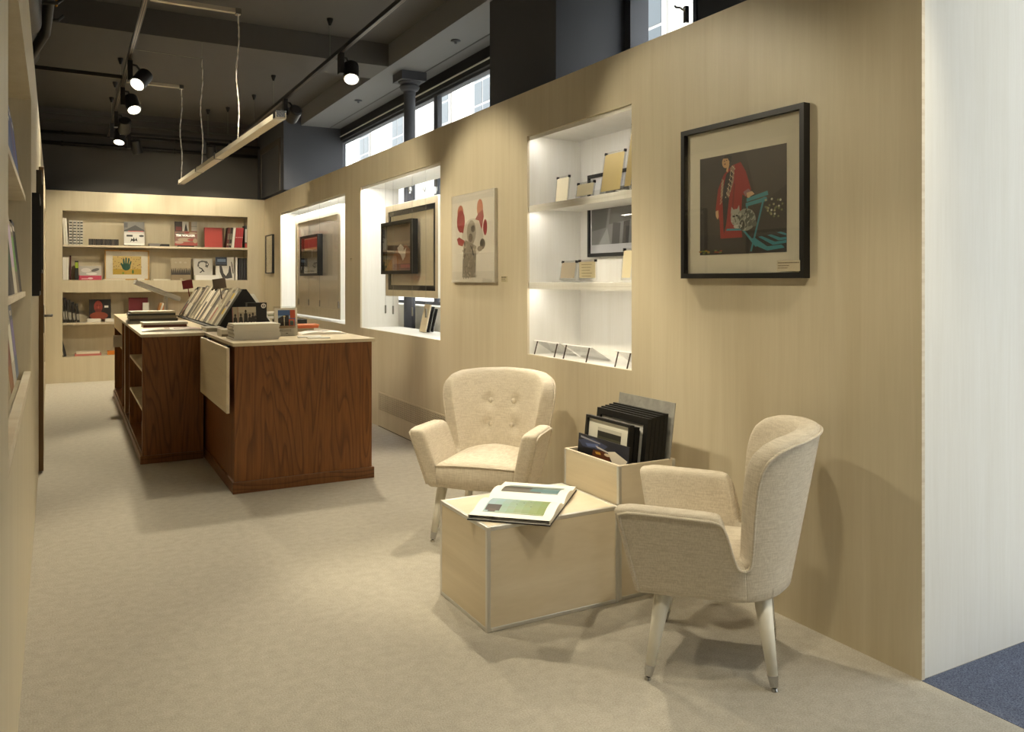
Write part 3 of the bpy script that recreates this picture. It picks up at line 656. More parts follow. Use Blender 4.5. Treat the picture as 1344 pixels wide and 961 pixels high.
# items on the near counter block
for k, (lab, t_, c_) in enumerate((('grey clothbound book lying under the near end of the book rack', .03, (150, 144, 126)),)):
    flat_book('art_book', lab, .99, 6.72, ZT, .13, .30, t_, c_)
z = ZT
for k in range(9):
    t_ = .0115
    flat_book('booklet', 'white booklet in the large pile at the near left of the counter', 1.10 + random.uniform(-.007, .007), 5.67 + random.uniform(-.008, .008), z, .30, .24, t_, (222, 216, 204), cat='booklet', group='white booklets piled on the near counter', hard=False, edge=[(210, 202, 188), (176, 168, 152)][k % 2]); z += t_ + .0003
z = ZT
for k in range(3):
    flat_book('booklet', 'thin booklet in the small pile left of the large white pile', 1.02, 6.06, z, .16, .2, .016, [(120, 112, 96), (214, 208, 196), (190, 184, 170)][k], cat='booklet', group='thin booklets beside the large pile', hard=False); z += .0165
z = ZT
for k in range(3):
    flat_book('art_book', ['pale', 'white', 'ivory'][k] + ' book lying behind the large booklet pile', 1.22, 6.2, z, .36, .24, .022, [(200, 192, 172), (226, 222, 212), (214, 206, 186)][k]); z += .0225
PEO = [((168, 156, 134), FULL), ((150, 60, 50), rect(.21, .225, 0, 1)), ((150, 60, 50), rect(0, 1, 0, .04)), ((190, 180, 158), rect(.23, 1, .7, 1))]
for k, (u, hh) in enumerate(((.1, .6), (.34, .62), (.55, .82), (.72, .6), (.86, .66), (.96, .5))):
    PEO += [((48, 44, 42), [(u - .09, .04), (u - .07, hh - .2), (u, hh - .12), (u + .07, hh - .2), (u + .09, .04)]), ((58, 50, 46), oval(u, hh - .06, .045, .09, 8)), ((206, 198, 180), rect(u - .03, u + .02, .04, .18))]
p0, p1 = onY(306, 424, 6.12), onY(336.5, 424, 6.12)
face_book('people_book', 'small face-out book with a dark group of people on its cover', p0.x, p1.x, z + .001, z + .001 + .135, 6.12, PEO, .025, lean=.15, cover=(150, 60, 50))
bk = thing('black_box', 'black box with a round white emblem behind the people book', 'box', (1.31, 6.6, ZT), 0)
part('carton', bk, M_BLACK, (-.075, .075, 0, .08, 0, .22), bevel=.002)
print_shapes('emblem', bk, .03, .068, .175, .213, -.001, [((220, 216, 206), oval(.5, .5, .5, .5, 20)), ((22, 21, 20), oval(.5, .5, .3, .3, 16)), ((220, 216, 206), rect(.42, .58, .25, .75))])
# acrylic card holder with postcard
p0, p1 = onY(362, 441, 5.83), onY(391, 441, 5.83)
ch = thing('postcard_holder', 'clear acrylic holder with a blue and orange postcard on the counter', 'card holder', ((p0.x + p1.x) / 2, 5.83, ZT), .06)
wd = p1.x - p0.x
MB().use(flat((222, 216, 204))).box(-wd / 2, wd / 2, .0, .035, .002, .20, RX(-.1)).build('leaflets', ch)
b = MB().use(M_ACRYL); b.box(-wd / 2 - .004, wd / 2 + .004, -.004, -.001, 0, .10, RX(-.1)); b.box(-wd / 2 - .004, wd / 2 + .004, .038, .041, 0, .215, RX(-.1)); b.build('holder', ch)
o = print_shapes('postcard', ch, -wd / 2 + .018, wd / 2 - .014, .055, .185, -.0005, [((70, 100, 150), FULL), ((150, 170, 190), rect(0, 1, .55, .7)), ((52, 46, 44), [(0, .1), (.62, .1), (.62, .72), (.35, .72), (0, .55)]), ((186, 84, 56), rect(.7, 1, .55, 1)), ((176, 150, 120), rect(0, 1, 0, .14)), ((190, 90, 60), rect(.62, .95, .12, .5)), ((90, 110, 100), rect(.68, .88, .16, .42)), ((210, 200, 180), rect(.33, .38, .14, .6)), ((210, 196, 150), oval(.36, .66, .07, .05))])
o.rotation_euler = (-.1, 0, 0)
o = MB().use(flat((120, 112, 98))); [o.box(-wd * .32 + .012 * k_, -wd * .32 + .012 * k_ + .009, -.0012, -.0006, zz_, zz_ + .004, RX(-.1)) for zz_ in (.042, .033) for k_ in range(int(wd * .6 / .012))]; o.box(-.008, .008, -.0012, -.0006, .015, .021, RX(-.1)); o.build('printed_lines', ch)
# right side of the near counter
z = ZT
for k, (t_, c_, lab) in enumerate(((.026, (150, 140, 116), 'olive grey book lowest in the pile beside the postcard holder'), (.016, (196, 98, 60), 'orange book in the pile beside the postcard holder'), (.010, (206, 120, 76), 'thin pale orange book topmost in the pile beside the postcard holder'))):
    flat_book('art_book', lab, 1.57 + .01 * k, 6.35 - .0 * k, z, .26 if k else .2, .2, t_, c_, -.05 * k); z += t_ + .0005
flat_book('black_book', 'thick black book lying at the back of the counter by the wall', 1.60, 6.75, ZT, .24, .2, .075, (34, 32, 30), edge=(46, 42, 38))
cat_ = thing('open_catalogue', 'open white catalogue lying at the right edge of the counter', 'catalogue', (1.66, 5.98, ZT), -.12)
zc_ = lambda u: .004 + .012 * math.sin(u * PI * .85) + .004 * u
curved_sheet(MB().use(M_WHITE), -.16, 0, -.12, .12, zc_).build('left_pages', cat_)
curved_sheet(MB().use(M_WHITE), 0, .16, -.12, .12, lambda u: zc_(1 - u)).build('right_pages', cat_)
sheet_print('photo', cat_, -.11, .06, .0, .09, lambda x: zc_(1 - abs(x) / .16), [((190, 180, 170), 0, 1, 0, 1), ((110, 70, 60), .1, .4, .2, .9), ((70, 66, 64), .5, .9, .1, .8)])
flat_book('booklet', 'small white booklet with blue print lying before the orange books', 1.47, 5.62, ZT, .16, .12, .008, (228, 226, 220), -.2, cat='booklet', hard=False)
flat_book('booklet', 'second small white booklet under the blue printed one', 1.50, 5.50, ZT, .15, .08, .006, (220, 216, 206), -.1, cat='booklet', hard=False)
z = ZT
for k in range(5):
    flat_book('magazine', 'pale magazine in the back pile behind the postcard holder', 1.69 + random.uniform(-.01, .01), 8.0 + random.uniform(-.02, .02), z, .25, .28, .018, [(214, 208, 192), (176, 166, 140), (226, 222, 212), (150, 150, 120), (210, 204, 190)][k], random.uniform(-.1, .1), cat='magazine', group='magazines piled behind the postcard holder', hard=False); z += .0185
# things inside the shelf counter
for k, (y_, z_, s_, c_, lab) in enumerate(((6.9, .69, (.10, .14, .06), (200, 196, 186), 'white carton on the upper shelf of the open counter'), (7.15, .69, (.12, .1, .045), (36, 34, 32), 'black carton on the upper shelf of the open counter'), (6.85, .40, (.1, .12, .07), (210, 206, 198), 'white carton on the lower shelf of the open counter'), (7.1, .08, (.16, .3, .12), (70, 60, 48), 'brown carton on the bottom of the open counter'))):
    b = MB().use(flat(c_)).box(-s_[0] / 2, s_[0] / 2, -s_[1] / 2, s_[1] / 2, 0, s_[2]).box(-s_[0] / 2 - .002, s_[0] / 2 + .002, -s_[1] / 2 - .002, s_[1] / 2 + .002, s_[2] * .6, s_[2] + .002)
    o = b.build('carton', bevel=.001); o.location = (.60, y_, z_); tag(o, lab, 'box')
for k in range(3):
    book('paperback', 'paperback standing on the far shelf of the open counter', 'book', MT(.5, 9.3 + .03 * k, .661) @ RZ(-PI / 2) @ RZ(PI), .1, .12, .025, [(200, 190, 170), (96, 84, 70), (180, 170, 150)][k], 'paperbacks in the open counter')

# ================================================================== ARMCHAIRS
def make_chair():
    t = thing('armchair', '', 'armchair')
    # one upholstered shell follows a U in plan: arm, notch, wing, back, wing, notch, arm
    RX_, RY_, YC, L1, Z0 = .262, .205, -.055, .290, .295
    L2 = .37
    keyz = [(-.37, .856), (-.27, .851), (-.20, .841), (-.16, .822), (-.134, .793), (-.118, .750), (-.108, .68), (-.1015, .55), (-.096, .455), (-.088, .434), (-.070, .426), (-.050, .432), (-.040, .46), (-.024, .555), (-.012, .586), (.0, .590), (.02, .594), (.24, .602), (.275, .600), (.285, .592), (.29, .58)]
    def interp(keys, u):
        if u <= keys[0][0]: return keys[0][1]
        for (u0, v0), (u1, v1) in zip(keys, keys[1:]):
            if u <= u1:
                f = (u - u0) / (u1 - u0); return v0 + (v1 - v0) * f
        return keys[-1][1]
    def zt_(u): return sum(interp(keyz, u + o) for o in (-.005, -.0025, 0, .0025, .005)) / 5 if u < .25 else interp(keyz, u)
    def flare(u): return interp([(-.37, .20), (-.2, .235), (-.1, .235), (0, .255), (.29, .26)], u)
    def base(u, sd):
        if u < 0:
            ph = max(0, (u + L2) / L2) * PI / 2; p = Vector((RX_ * math.sin(ph), YC - RY_ * math.cos(ph), 0)); n = Vector((math.sin(ph) / RX_, -math.cos(ph) / RY_, 0)).normalized()
        else: p = Vector((RX_, YC + u, 0)); n = Vector((1, 0, 0))
        return Vector((p.x * sd, p.y, 0)), Vector((n.x * sd, n.y, 0))
    def outer(u, sd, z, inset=0.0):
        p, n = base(u, sd); h_ = z - Z0
        ph = PI / 2 if u >= 0 else max(0, (u + L2) / L2) * PI / 2
        q = p - n * inset + Vector((sd * flare(u) * h_ * math.sin(ph), -.185 * h_ * math.cos(ph) ** 1.6 + (.09 * h_ * math.sin(ph) ** 6 if u < 0 else .09 * h_ * max(0, 1 - u / .1)), 0)); q.z = z
        if u > -.05: q.y += .21 * (z - Z0) * max(0, min(1, (u + .02) / .30))
        return q
    btn = [(-.08, .675), (.08, .675), (-.08, .545), (.08, .545)]
    def ring(u, sd, th=.082, dz=0.0, fwd=0.0, inn=0.0):
        zt = zt_(u) - dz; r = min(th / 2, .040); pts = []; nz = 24; zb = Z0 + .014
        def P(off, z): q = outer(u, sd, z, off + inn); q.y += fwd; return q
        pts.append(P(.010, Z0))
        for k in range(nz): z = zb + (zt - r - zb) * k / (nz - 1); pts.append(P(0, z))
        for k in range(1, 10):
            g = PI * k / 10; c_ = math.cos(g); pts.append(P(th / 2 * (1 - math.copysign(abs(c_) ** .6, c_)), zt - r + r * math.sin(g) ** .6))
        for k in range(nz):
            z = zt - r - (zt - r - zb) * k / (nz - 1); p = P(th, z); extra = 0
            if u < -.1:
                fade = max(0, min(1, (-.1 - u) / .15))
                extra = .012 * math.sin(PI * max(0, min(1, (z - .40) / (zt - .40)))) * fade
                for (bx_, bz_) in btn: extra -= .020 * math.exp(-((p.x - bx_) ** 2 + (z - bz_) ** 2) / .0008)
            pts.append(P(th + extra, z))
        pts.append(P(th - .010, Z0)); return pts
    USEAM = -.074
    us_back = [-.37 + .01 * k for k in range(22)]
    us_back += [us_back[-1] + (USEAM - us_back[-1]) * k / 30 for k in range(1, 31)]
    us_arm = [USEAM + (.02 - USEAM) * k / 26 for k in range(27)] + [.02 + (.28 - .02) * k / 12 for k in range(1, 13)]
    rb_ = [ring(u, -1) for u in reversed(us_back)] + [[Vector(p) for p in ring(u, 1)] for u in us_back[1:]]
    back = MB().use(M_LINEN).loft(rb_).build('backrest', t, smooth=True)
    for (bx_, bz_) in btn:
        ph = math.asin(abs(bx_) / (RX_ + .08)); u_ = -L2 + ph / (PI / 2) * L2; sd = 1 if bx_ > 0 else -1
        p, n = base(u_, sd); c = outer(u_, sd, bz_, .082 + .012 * .85 - .014); nn = -n
        rot = nn.to_track_quat('Z', 'Y').to_matrix().to_4x4(); rot.translation = c
        b = MB().use(M_LINEN).lathe([(.004, -.008), (.013, -.006), (.0165, 0), (.013, .007), (.006, .010)], (0, 0, 0), 16); b.v = [rot @ v for v in b.v]; b.build('button', back, smooth=True)
    def pipe_pt(u, sd, k=.018): return outer(u, sd, zt_(u) - k, -.0015)
    MB().use(M_LINEN).tube([pipe_pt(u, -1) for u in reversed(us_back)] + [pipe_pt(u, 1) for u in us_back[1:]], .0052, 8).build('piping', back, smooth=True)
    for sd in (-1, 1):
        rr = [ring(u, sd) for u in us_arm]
        for k in range(1, 5):
            g = k / 4 * PI / 2; rr.append(ring(.28, sd, .082 * (.45 + .55 * math.cos(g)), .016 * (1 - math.cos(g)), .022 * math.sin(g), .082 * .275 * (1 - math.cos(g))))
        arm = MB().use(M_LINEN).loft(rr).build('armrest', t, smooth=True)
        path = [pipe_pt(u, sd) for u in us_arm if u < .275] + [outer(.28, sd, z, -.0015) + Vector((0, .006, 0)) for z in (.575, .56, .52, .46, .40, .34, .305)]
        MB().use(M_LINEN).tube(path, .0052, 8).build('piping', arm, smooth=True)
    # seat cushion
    N = 20; b = MB().use(M_LINEN)
    def sx(v): return .195 + .012 * v           # half width, v 0 back .. 1 front
    rings = []
    def sring(inset, zf):
        out = []
        def P(u, v):
            x = u * (sx(v) - inset); y = -.20 + v * (.452 - inset) + (.035 * (1 - u * u)) * v + inset * .5 * (1 - v)
            return Vector((x, y, zf(u, v)))
        for k in range(N): out.append(P(-1 + 2 * k / N, 1))
        for k in range(N): out.append(P(1, 1 - k / N))
        for k in range(N): out.append(P(1 - 2 * k / N, 0))
        for k in range(N): out.append(P(-1, k / N))
        return out
    edge = lambda u, v: .412 + .014 * (1 - u * u)
    prof_s = [(.012, lambda u, v: .297), (.0, lambda u, v: .308), (-.004, lambda u, v: .36), (-.004, lambda u, v: edge(u, v) - .012), (.004, lambda u, v: edge(u, v)), (.03, lambda u, v: edge(u, v) + .010), (.07, lambda u, v: edge(u, v) + .020), (.11, lambda u, v: edge(u, v) + .026), (.155, lambda u, v: .4535)]
    for ins, zf in prof_s: rings.append(sring(ins, zf))
    seat = b.loft(rings).build('seat', t, smooth=True)
    MB().use(M_LINEN).tube([p + Vector((0, .003, 0)) for p in sring(-.002, lambda u, v: edge(u, v) - .006)[:N + 1]], .0045, 8).build('piping', seat, smooth=True)
    part('underframe', t, M_BLACK, (-.17, .17, -.15, .2, .290, .30))
    for (x0, y0, x1, y1) in ((-.205, .155, -.245, .205), (.205, .155, .245, .205), (-.16, -.165, -.20, -.205), (.16, -.165, .20, -.205)):
        p0, p1 = Vector((x0, y0, .30)), Vector((x1, y1, 0)); q = lambda f: p0.lerp(p1, f)
        leg = MB().use(M_LACQ).tube([q(0), q(.84)], [.030, .0165], 18).build('leg', t, smooth=False)
        leg.data.polygons.foreach_set('use_smooth', [len(p.vertices) == 4 for p in leg.data.polygons])
        f = MB().use(M_CHROME).tube([q(.84), q(.955)], [.0178, .0132], 18).use(M_BLACK).tube([q(.955), q(.97)], [.006, .006], 10).use(M_CHROME).tube([q(.97), q(1.0)], [.010, .012], 14).build('ferrule', leg)
    return t
chair_a = make_chair()
chair_b = copy_tree(chair_a)
def face(o, cx, cy, d):  # local +y points along d
    o.location = (cx, cy, 0); o.rotation_euler = (0, 0, math.atan2(-d[0], d[1]))
face(chair_a, 1.965, 3.83, (-.70, -.714)); face(chair_b, 2.035, 2.195, (-.695, .718))
tag(chair_a, 'cream linen armchair with buttoned back behind the plywood display box', 'armchair', 'cream armchairs')
tag(chair_b, 'cream linen armchair turned side-on nearest the camera by the right wall', 'armchair', 'cream armchairs')

# ================================================================== DISPLAY BOX, BIN AND CONTENTS
def edged_box(t, x0, x1, y0, y1, z1, open_top=False, mats=None):
    e = .017; g = .002
    part('front_panel', t, M_PLYH, (x0 + g, x1 - g, y0 + g, y0 + .014, g, z1 - g), world=True)
    part('back_panel', t, M_PLYH, (x0 + g, x1 - g, y1 - .014, y1 - g, g, z1 - g), world=True)
    part('left_panel', t, M_PLYD, (x0 + g, x0 + .014, y0 + .014, y1 - .014, g, z1 - g), world=True)
    part('right_panel', t, M_PLYD, (x1 - .014, x1 - g, y0 + .014, y1 - .014, g, z1 - g), world=True)
    if open_top: part('bottom', t, M_PLYH, (x0 + .014, x1 - .014, y0 + .014, y1 - .014, .004, .016), world=True)
    else: part('lid', t, M_PLYH, (x0 + g, x1 - g, y0 + g, y1 - g, z1 - .014, z1 - g + .001), world=True)
    for x in (x0, x1 - e):
        for y in (y0, y1 - e): part('edge_profile', t, M_ALU, (x, x + e, y, y + e, 0, z1), world=True, bevel=.003)
    hs_ = [0] if open_top else [0, z1 - e]
    for z in hs_:
        for y in (y0, y1 - e): part('edge_profile', t, M_ALU, (x0 + e, x1 - e, y, y + e, z, z + e), world=True, bevel=.003)
        for x in (x0, x1 - e): part('edge_profile', t, M_ALU, (x, x + e, y0 + e, y1 - e, z, z + e), world=True, bevel=.003)
    if open_top:
        for q_ in ((x0 + .001, x1 - .001, y0 + .001, y0 + .0165, z1 - .008, z1 + .001), (x0 + .001, x1 - .001, y1 - .0165, y1 - .001, z1 - .008, z1 + .001), (x0 + .001, x0 + .0165, y0 + .0165, y1 - .0165, z1 - .008, z1 + .001), (x1 - .0165, x1 - .001, y0 + .0165, y1 - .0165, z1 - .008, z1 + .001)):
            part('rim', t, M_EDGE, q_, world=True)
ZB = .405
tb = thing('display_box', 'low plywood display box with aluminium edges carrying the open photo book', 'table', (1.71, 2.97, 0))
edged_box(tb, 1.401, 2.022, 2.75, 3.197, ZB)
bn = thing('print_bin', 'open topped plywood bin with aluminium corners filled with framed prints', 'bin', (2.18, 2.97, 0))
BX0, BX1, BY0, BY1, BZ = 2.028, 2.335, 2.76, 3.19, .567
edged_box(bn, BX0, BX1, BY0, BY1, BZ, True)
zb = .017; ym = (BY0 + BY1) / 2
NAVY = [((34, 36, 48), FULL), ((60, 68, 96), [(.0, .75), (.3, .95), (.6, .8), (.5, .6), (.1, .55)]), ((150, 150, 160), [(.05, .93), (.45, .84), (.45, .80), (.05, .86)]), ((90, 104, 150), [(.15, .7), (.42, .78), (.40, .66), (.2, .6)]), ((20, 20, 26), [(.0, .45), (.35, .6), (.5, .5), (.3, .3), (0, .25)]), ((206, 200, 196), [(.36, .72), (.62, .62), (.66, .56), (.4, .64)]), ((96, 52, 30), [(.32, .55), (.55, .6), (.7, .45), (.6, .2), (.3, .35)]), ((226, 216, 200), [(.6, .62), (.74, .7), (.98, .5), (.9, .2), (.7, .3)]), ((200, 150, 60), [(.36, .5), (.46, .52), (.48, .44), (.38, .42)]), ((220, 200, 170), oval(.6, .5, .06, .05)), ((50, 52, 66), rect(.0, 1, .0, .2))]
pr = thing('photo_print', 'dark glossy photo print at the front of the plywood bin', 'print', (BX0 + .024, ym - .005, zb), -PI / 2); pr.rotation_euler = (-.07, 0, -PI / 2)
part('sheet', pr, M_BLACK, (-.195, .195, 0, .006, 0, .622)); print_shapes('print_image', pr, -.195, .195, .0, .622, -.0005, [((30, 30, 38), FULL)] + [(c, [(u, .80 + v * .20) for u, v in p]) for c, p in NAVY])
LAND = [((92, 90, 72), FULL), ((60, 58, 52), rect(0, 1, .8, .92)), ((210, 206, 190), rect(0, 1, .92, 1)), ((130, 128, 98), rect(0, 1, .45, .6)), ((112, 108, 78), rect(0, 1, .1, .3))]
f1 = framed('framed_print', 'black framed print with wide white mount and green landscape in the bin', (BX0 + .062, ym + .02, zb), -PI / 2, .34, .705, .012, .024, M_BLACK, (.085, .075, .46, .045), LAND, (240, 236, 220), tilt=-.10, glass=False)
f2 = framed('framed_print', 'narrow black frame edged in white standing behind the landscape print', (BX0 + .086, ym + .02, zb), -PI / 2, .345, .695, .012, .022, M_BLACK, (.05, .05, .05, .05), [((60, 56, 54), FULL)], (232, 230, 222), tilt=-.105)
for k in range(5):
    framed('framed_picture', ['foremost large black frame in the bin, with a white inner line', 'second large black frame in the bin', 'middle large black frame in the bin', 'fourth large black frame in the bin', 'rearmost large black frame in the bin'][k], (BX0 + .110 + .0225 * k, ym + .0, zb), -PI / 2, .385, .735 + .004 * k, .03, .020, M_BLACK, (.06, .06, .06, .06), [((50, 46, 44), FULL)], (226, 224, 218) if k == 0 else (60, 54, 50), tilt=-.115, group=None)
gs = thing('grey_sheet', 'bare grey metal sheet rising at the back of the bin', 'sheet', (BX0 + .208, ym - .005, zb), -PI / 2); gs.rotation_euler = (-.13, 0, -PI / 2)
gm = plywood('grey_board', (.36, .35, .32), (.24, .235, .215), grain=(9, 9, 9), rough=.35, knots=False)
part('board', gs, gm, (-.205, .205, -.002, .002, 0, .80))

# open photo book on the box
ob = thing('open_photo_book', 'large open photo book showing two landscape pictures on the plywood box', 'book', (1.70, 3.005, ZB + .0005), 0)
ob.location = (1.688, 2.957, ZB + .0005); ob.rotation_euler = (0, 0, math.radians(46))
part('cover', ob, flat((36, 34, 38), .35), (-.275, .275, -.168, .168, 0, .004))
def zo(u): return .020 + .016 * math.sin(max(0, min(1, (u - .25) / .75)) * PI) ** 1.0 - .012 * max(0, (u - .85) / .15)
zl_ = lambda u: zo(u) if u < 1 else .012
b = curved_sheet(MB().use(M_WHITE), -.27, 0, -.165, .165, zl_, 18); b.v = [Vector((p.x, p.y, max(p.z, .0042))) for p in b.v]; b.build('near_pages', ob, smooth=False)
b = curved_sheet(MB().use(M_WHITE), 0, .27, -.165, .165, lambda u: zl_(1 - u), 18); b.v = [Vector((p.x, p.y, max(p.z, .0042))) for p in b.v]; b.build('far_pages', ob, smooth=False)
zx = lambda x: zo(1 - abs(x) / .27)
rows = []
for i in range(8):
    for j in range(8):   # soft sky-to-meadow picture built of small colour cells
        u, v = i / 7, j / 7
        sky, mead = (150, 178, 190), (120, 136, 62)
        k = max(0, min(1, (1 - v) * .85 + (1 - u) * .25 - .15))
        c = tuple(int(sky[n] * (1 - k) + mead[n] * k) // 6 * 6 for n in range(3))
        rows.append((c, i / 8, (i + 1) / 8, j / 8, (j + 1) / 8))
sheet_print('near_photo', ob, -.215, -.05, -.125, .125, zx, rows + [((52, 40, 36), .12, .42, .74, .98), ((70, 52, 44), .05, .2, .8, .92), ((60, 60, 60), .5, .53, .5, .52), ((60, 60, 60), .62, .65, .4, .42), ((50, 50, 50), .8, .83, .55, .57), ((60, 60, 60), .74, .77, .3, .32), ((60, 60, 60), .4, .43, .25, .27), ((60, 60, 60), .9, .93, .36, .38)], n=2, base=64)
sheet_print('far_photo', ob, .06, .215, -.125, .125, zx, [((120, 140, 140), 0, 1, 0, 1), ((96, 92, 84), 0, .4, .3, 1), ((84, 120, 124), .1, .35, 0, .5), ((70, 66, 60), .3, .5, .5, 1), ((150, 160, 156), .6, 1, 0, 1)], n=6)

# ================================================================== WALL PICTURES AND LABELS
TEAL = (70, 140, 146); REDC = (150, 36, 32)
PORTRAIT = [((62, 55, 48), FULL), ((76, 68, 58), [(.7, .45), (1, .62), (1, 1), (.55, 1)]), ((52, 46, 42), rect(0, 1, 0, .2)),
  (REDC, [(.30, .80), (.40, .88), (.50, .90), (.56, .80), (.62, .62), (.58, .54), (.52, .58), (.50, .30), (.52, .16), (.26, .16), (.25, .34), (.20, .46), (.23, .66)]), ((122, 26, 26), [(.42, .7), (.44, .7), (.41, .4), (.39, .42)]),
  ((40, 30, 30), [(.33, .80), (.39, .84), (.37, .60), (.33, .30), (.30, .20), (.29, .45), (.28, .6)]),
  ((150, 120, 100), [(.38, .86), (.43, .88), (.42, .72), (.36, .56), (.33, .60), (.37, .72)]), ((40, 30, 30), [(.39, .82), (.41, .82), (.40, .74), (.37, .62), (.36, .64)]), ((150, 120, 100), [(.27, .72), (.30, .76), (.29, .58), (.265, .58)]),
  ((30, 22, 20), oval(.345, .945, .055, .05)), ((204, 160, 110), oval(.325, .922, .045, .058)), ((34, 24, 22), [(.285, .965), (.32, .985), (.37, .965), (.38, .92), (.365, .93), (.35, .958), (.31, .962)]), ((204, 160, 110), [(.34, .88), (.37, .90), (.35, .82), (.33, .83)]), ((110, 60, 46), oval(.315, .905, .012, .006)), ((60, 40, 34), oval(.31, .935, .008, .005)), ((60, 40, 34), oval(.335, .94, .008, .005)),
  ((208, 166, 120), [(.20, .44), (.235, .45), (.24, .38), (.225, .355), (.205, .39)]), ((150, 110, 110), [(.53, .60), (.59, .63), (.62, .60), (.56, .555)]), ((210, 170, 128), [(.57, .59), (.63, .60), (.66, .57), (.61, .55), (.60, .52), (.575, .55)]),
  (TEAL, [(.57, .50), (.57, .535), (.80, .585), (.81, .545)]), (TEAL, [(.56, .455), (.56, .49), (.79, .53), (.80, .49)]), (TEAL, [(.755, .53), (.775, .53), (.63, .02), (.61, .02)]), (TEAL, [(.57, .46), (.585, .46), (.57, .30), (.555, .30)]),
  (TEAL, [(.33, .235), (.56, .225), (.57, .245), (.34, .255)]), (TEAL, [(.52, .23), (.545, .23), (.70, .07), (.67, .06)]),
  ((150, 150, 134), oval(.56, .33, .115, .11)), ((96, 98, 88), oval(.60, .34, .05, .08)), ((70, 70, 62), oval(.52, .28, .03, .05)), ((176, 174, 158), oval(.445, .36, .06, .085)), ((176, 174, 158), [(.385, .40), (.395, .47), (.43, .43)]), ((176, 174, 158), [(.46, .44), (.485, .48), (.495, .40)]), ((40, 40, 36), oval(.43, .37, .01, .01, 6)), ((40, 40, 36), oval(.465, .375, .01, .01, 6)), ((200, 198, 184), oval(.47, .27, .05, .02)), ((110, 110, 98), oval(.65, .29, .04, .03, rot=-.6)),
  (TEAL, [(.62, .14), (.66, .15), (.80, .06), (.95, .07), (.98, .04), (.8, .02), (.7, .06)]), (TEAL, [(.70, .155), (.74, .16), (.88, .10), (1, .11), (1, .085), (.86, .07)]), (TEAL, [(.80, .165), (.84, .17), (.94, .135), (1, .14), (1, .115), (.92, .11)]), (TEAL, [(.90, .185), (.94, .19), (1, .17), (1, .15)])]
random.seed(2)
for k in range(22):
    f_ = k / 21; PORTRAIT.append(((206, 190, 150), oval(.425 - .075 * f_ + .018 * ((k * 7) % 3 - 1), .87 - .30 * f_, .007, .008, 5))); PORTRAIT.append(((190, 170, 130), oval(.292 - .02 * f_ + .008 * ((k * 5) % 3 - 1), .75 - .24 * f_, .006, .007, 5)))
for k in range(46):
    a_, r_ = random.uniform(0, 6.28), random.random() ** .5; PORTRAIT.append((random.choice([(96, 96, 84), (190, 188, 172), (60, 60, 54), (140, 140, 124)]), oval(.56 + .11 * r_ * math.cos(a_), .33 + .10 * r_ * math.sin(a_), .018, .006, 6, rot=random.uniform(.6, 1.6))))
for k in range(10): PORTRAIT.append((random.choice([(110, 110, 98), (200, 198, 184)]), oval(.445 + random.uniform(-.04, .04), .34 + random.uniform(-.05, .05), .012, .004, 6, rot=random.uniform(0, 3))))
PORTRAIT += [((30, 30, 26), oval(.428, .372, .010, .010, 8)), ((30, 30, 26), oval(.466, .377, .010, .010, 8)), ((60, 40, 36), oval(.446, .345, .008, .005, 6))]
for k in range(26):
    u, v = random.uniform(.80, 1.0), random.uniform(.33, .50); PORTRAIT.append((random.choice([(206, 200, 176), (170, 160, 120), (120, 120, 76)]), oval(u - .012, v, .012, .012, 6)))
for k in range(14): PORTRAIT.append((random.choice([(170, 120, 40), (150, 60, 40), (110, 120, 50)]), oval(random.uniform(.02, .3), random.uniform(.01, .045), .02, .008, 6)))
big = framed('framed_photograph', 'large black framed photograph of a person in a long red coat with a grey cat', (XW, 2.545, 1.36), -PI / 2, .715, .68, .022, .034, M_BLACK, (.105, .105, .105, .14), PORTRAIT, (222, 214, 192))
cap_ = thing('caption_label', 'small clear caption label at the lower right of the large red coat photograph', 'label', (XW - .0355, 2.262, 1.388), -PI / 2)
part('label_sheet', cap_, flat((196, 184, 156)), (-.058, .058, -.001, 0, 0, .042))
def dashes(parent, x0, x1, z, h_, y, c, seed):
    random.seed(seed); x = x0; sh = []
    while x < x1:
        w_ = random.uniform(.5, 1.6) * h_; sh.append((x, min(x1, x + w_))); x += w_ + h_ * .35
    b_ = MB().use(flat(c))
    for (p_, q_) in sh: b_.add([(p_, y, z), (q_, y, z), (q_, y, z + h_), (p_, y, z + h_)], [(0, 1, 2, 3)])
    return b_.build('print_line', parent, fix=False)
for i_, (xb, zz, hh) in enumerate(((.055, .031, .0045), (.005, .020, .0035), (-.002, .011, .003))): dashes(cap_, -.052, xb, zz, hh, -.0018, (110, 94, 76), i_)
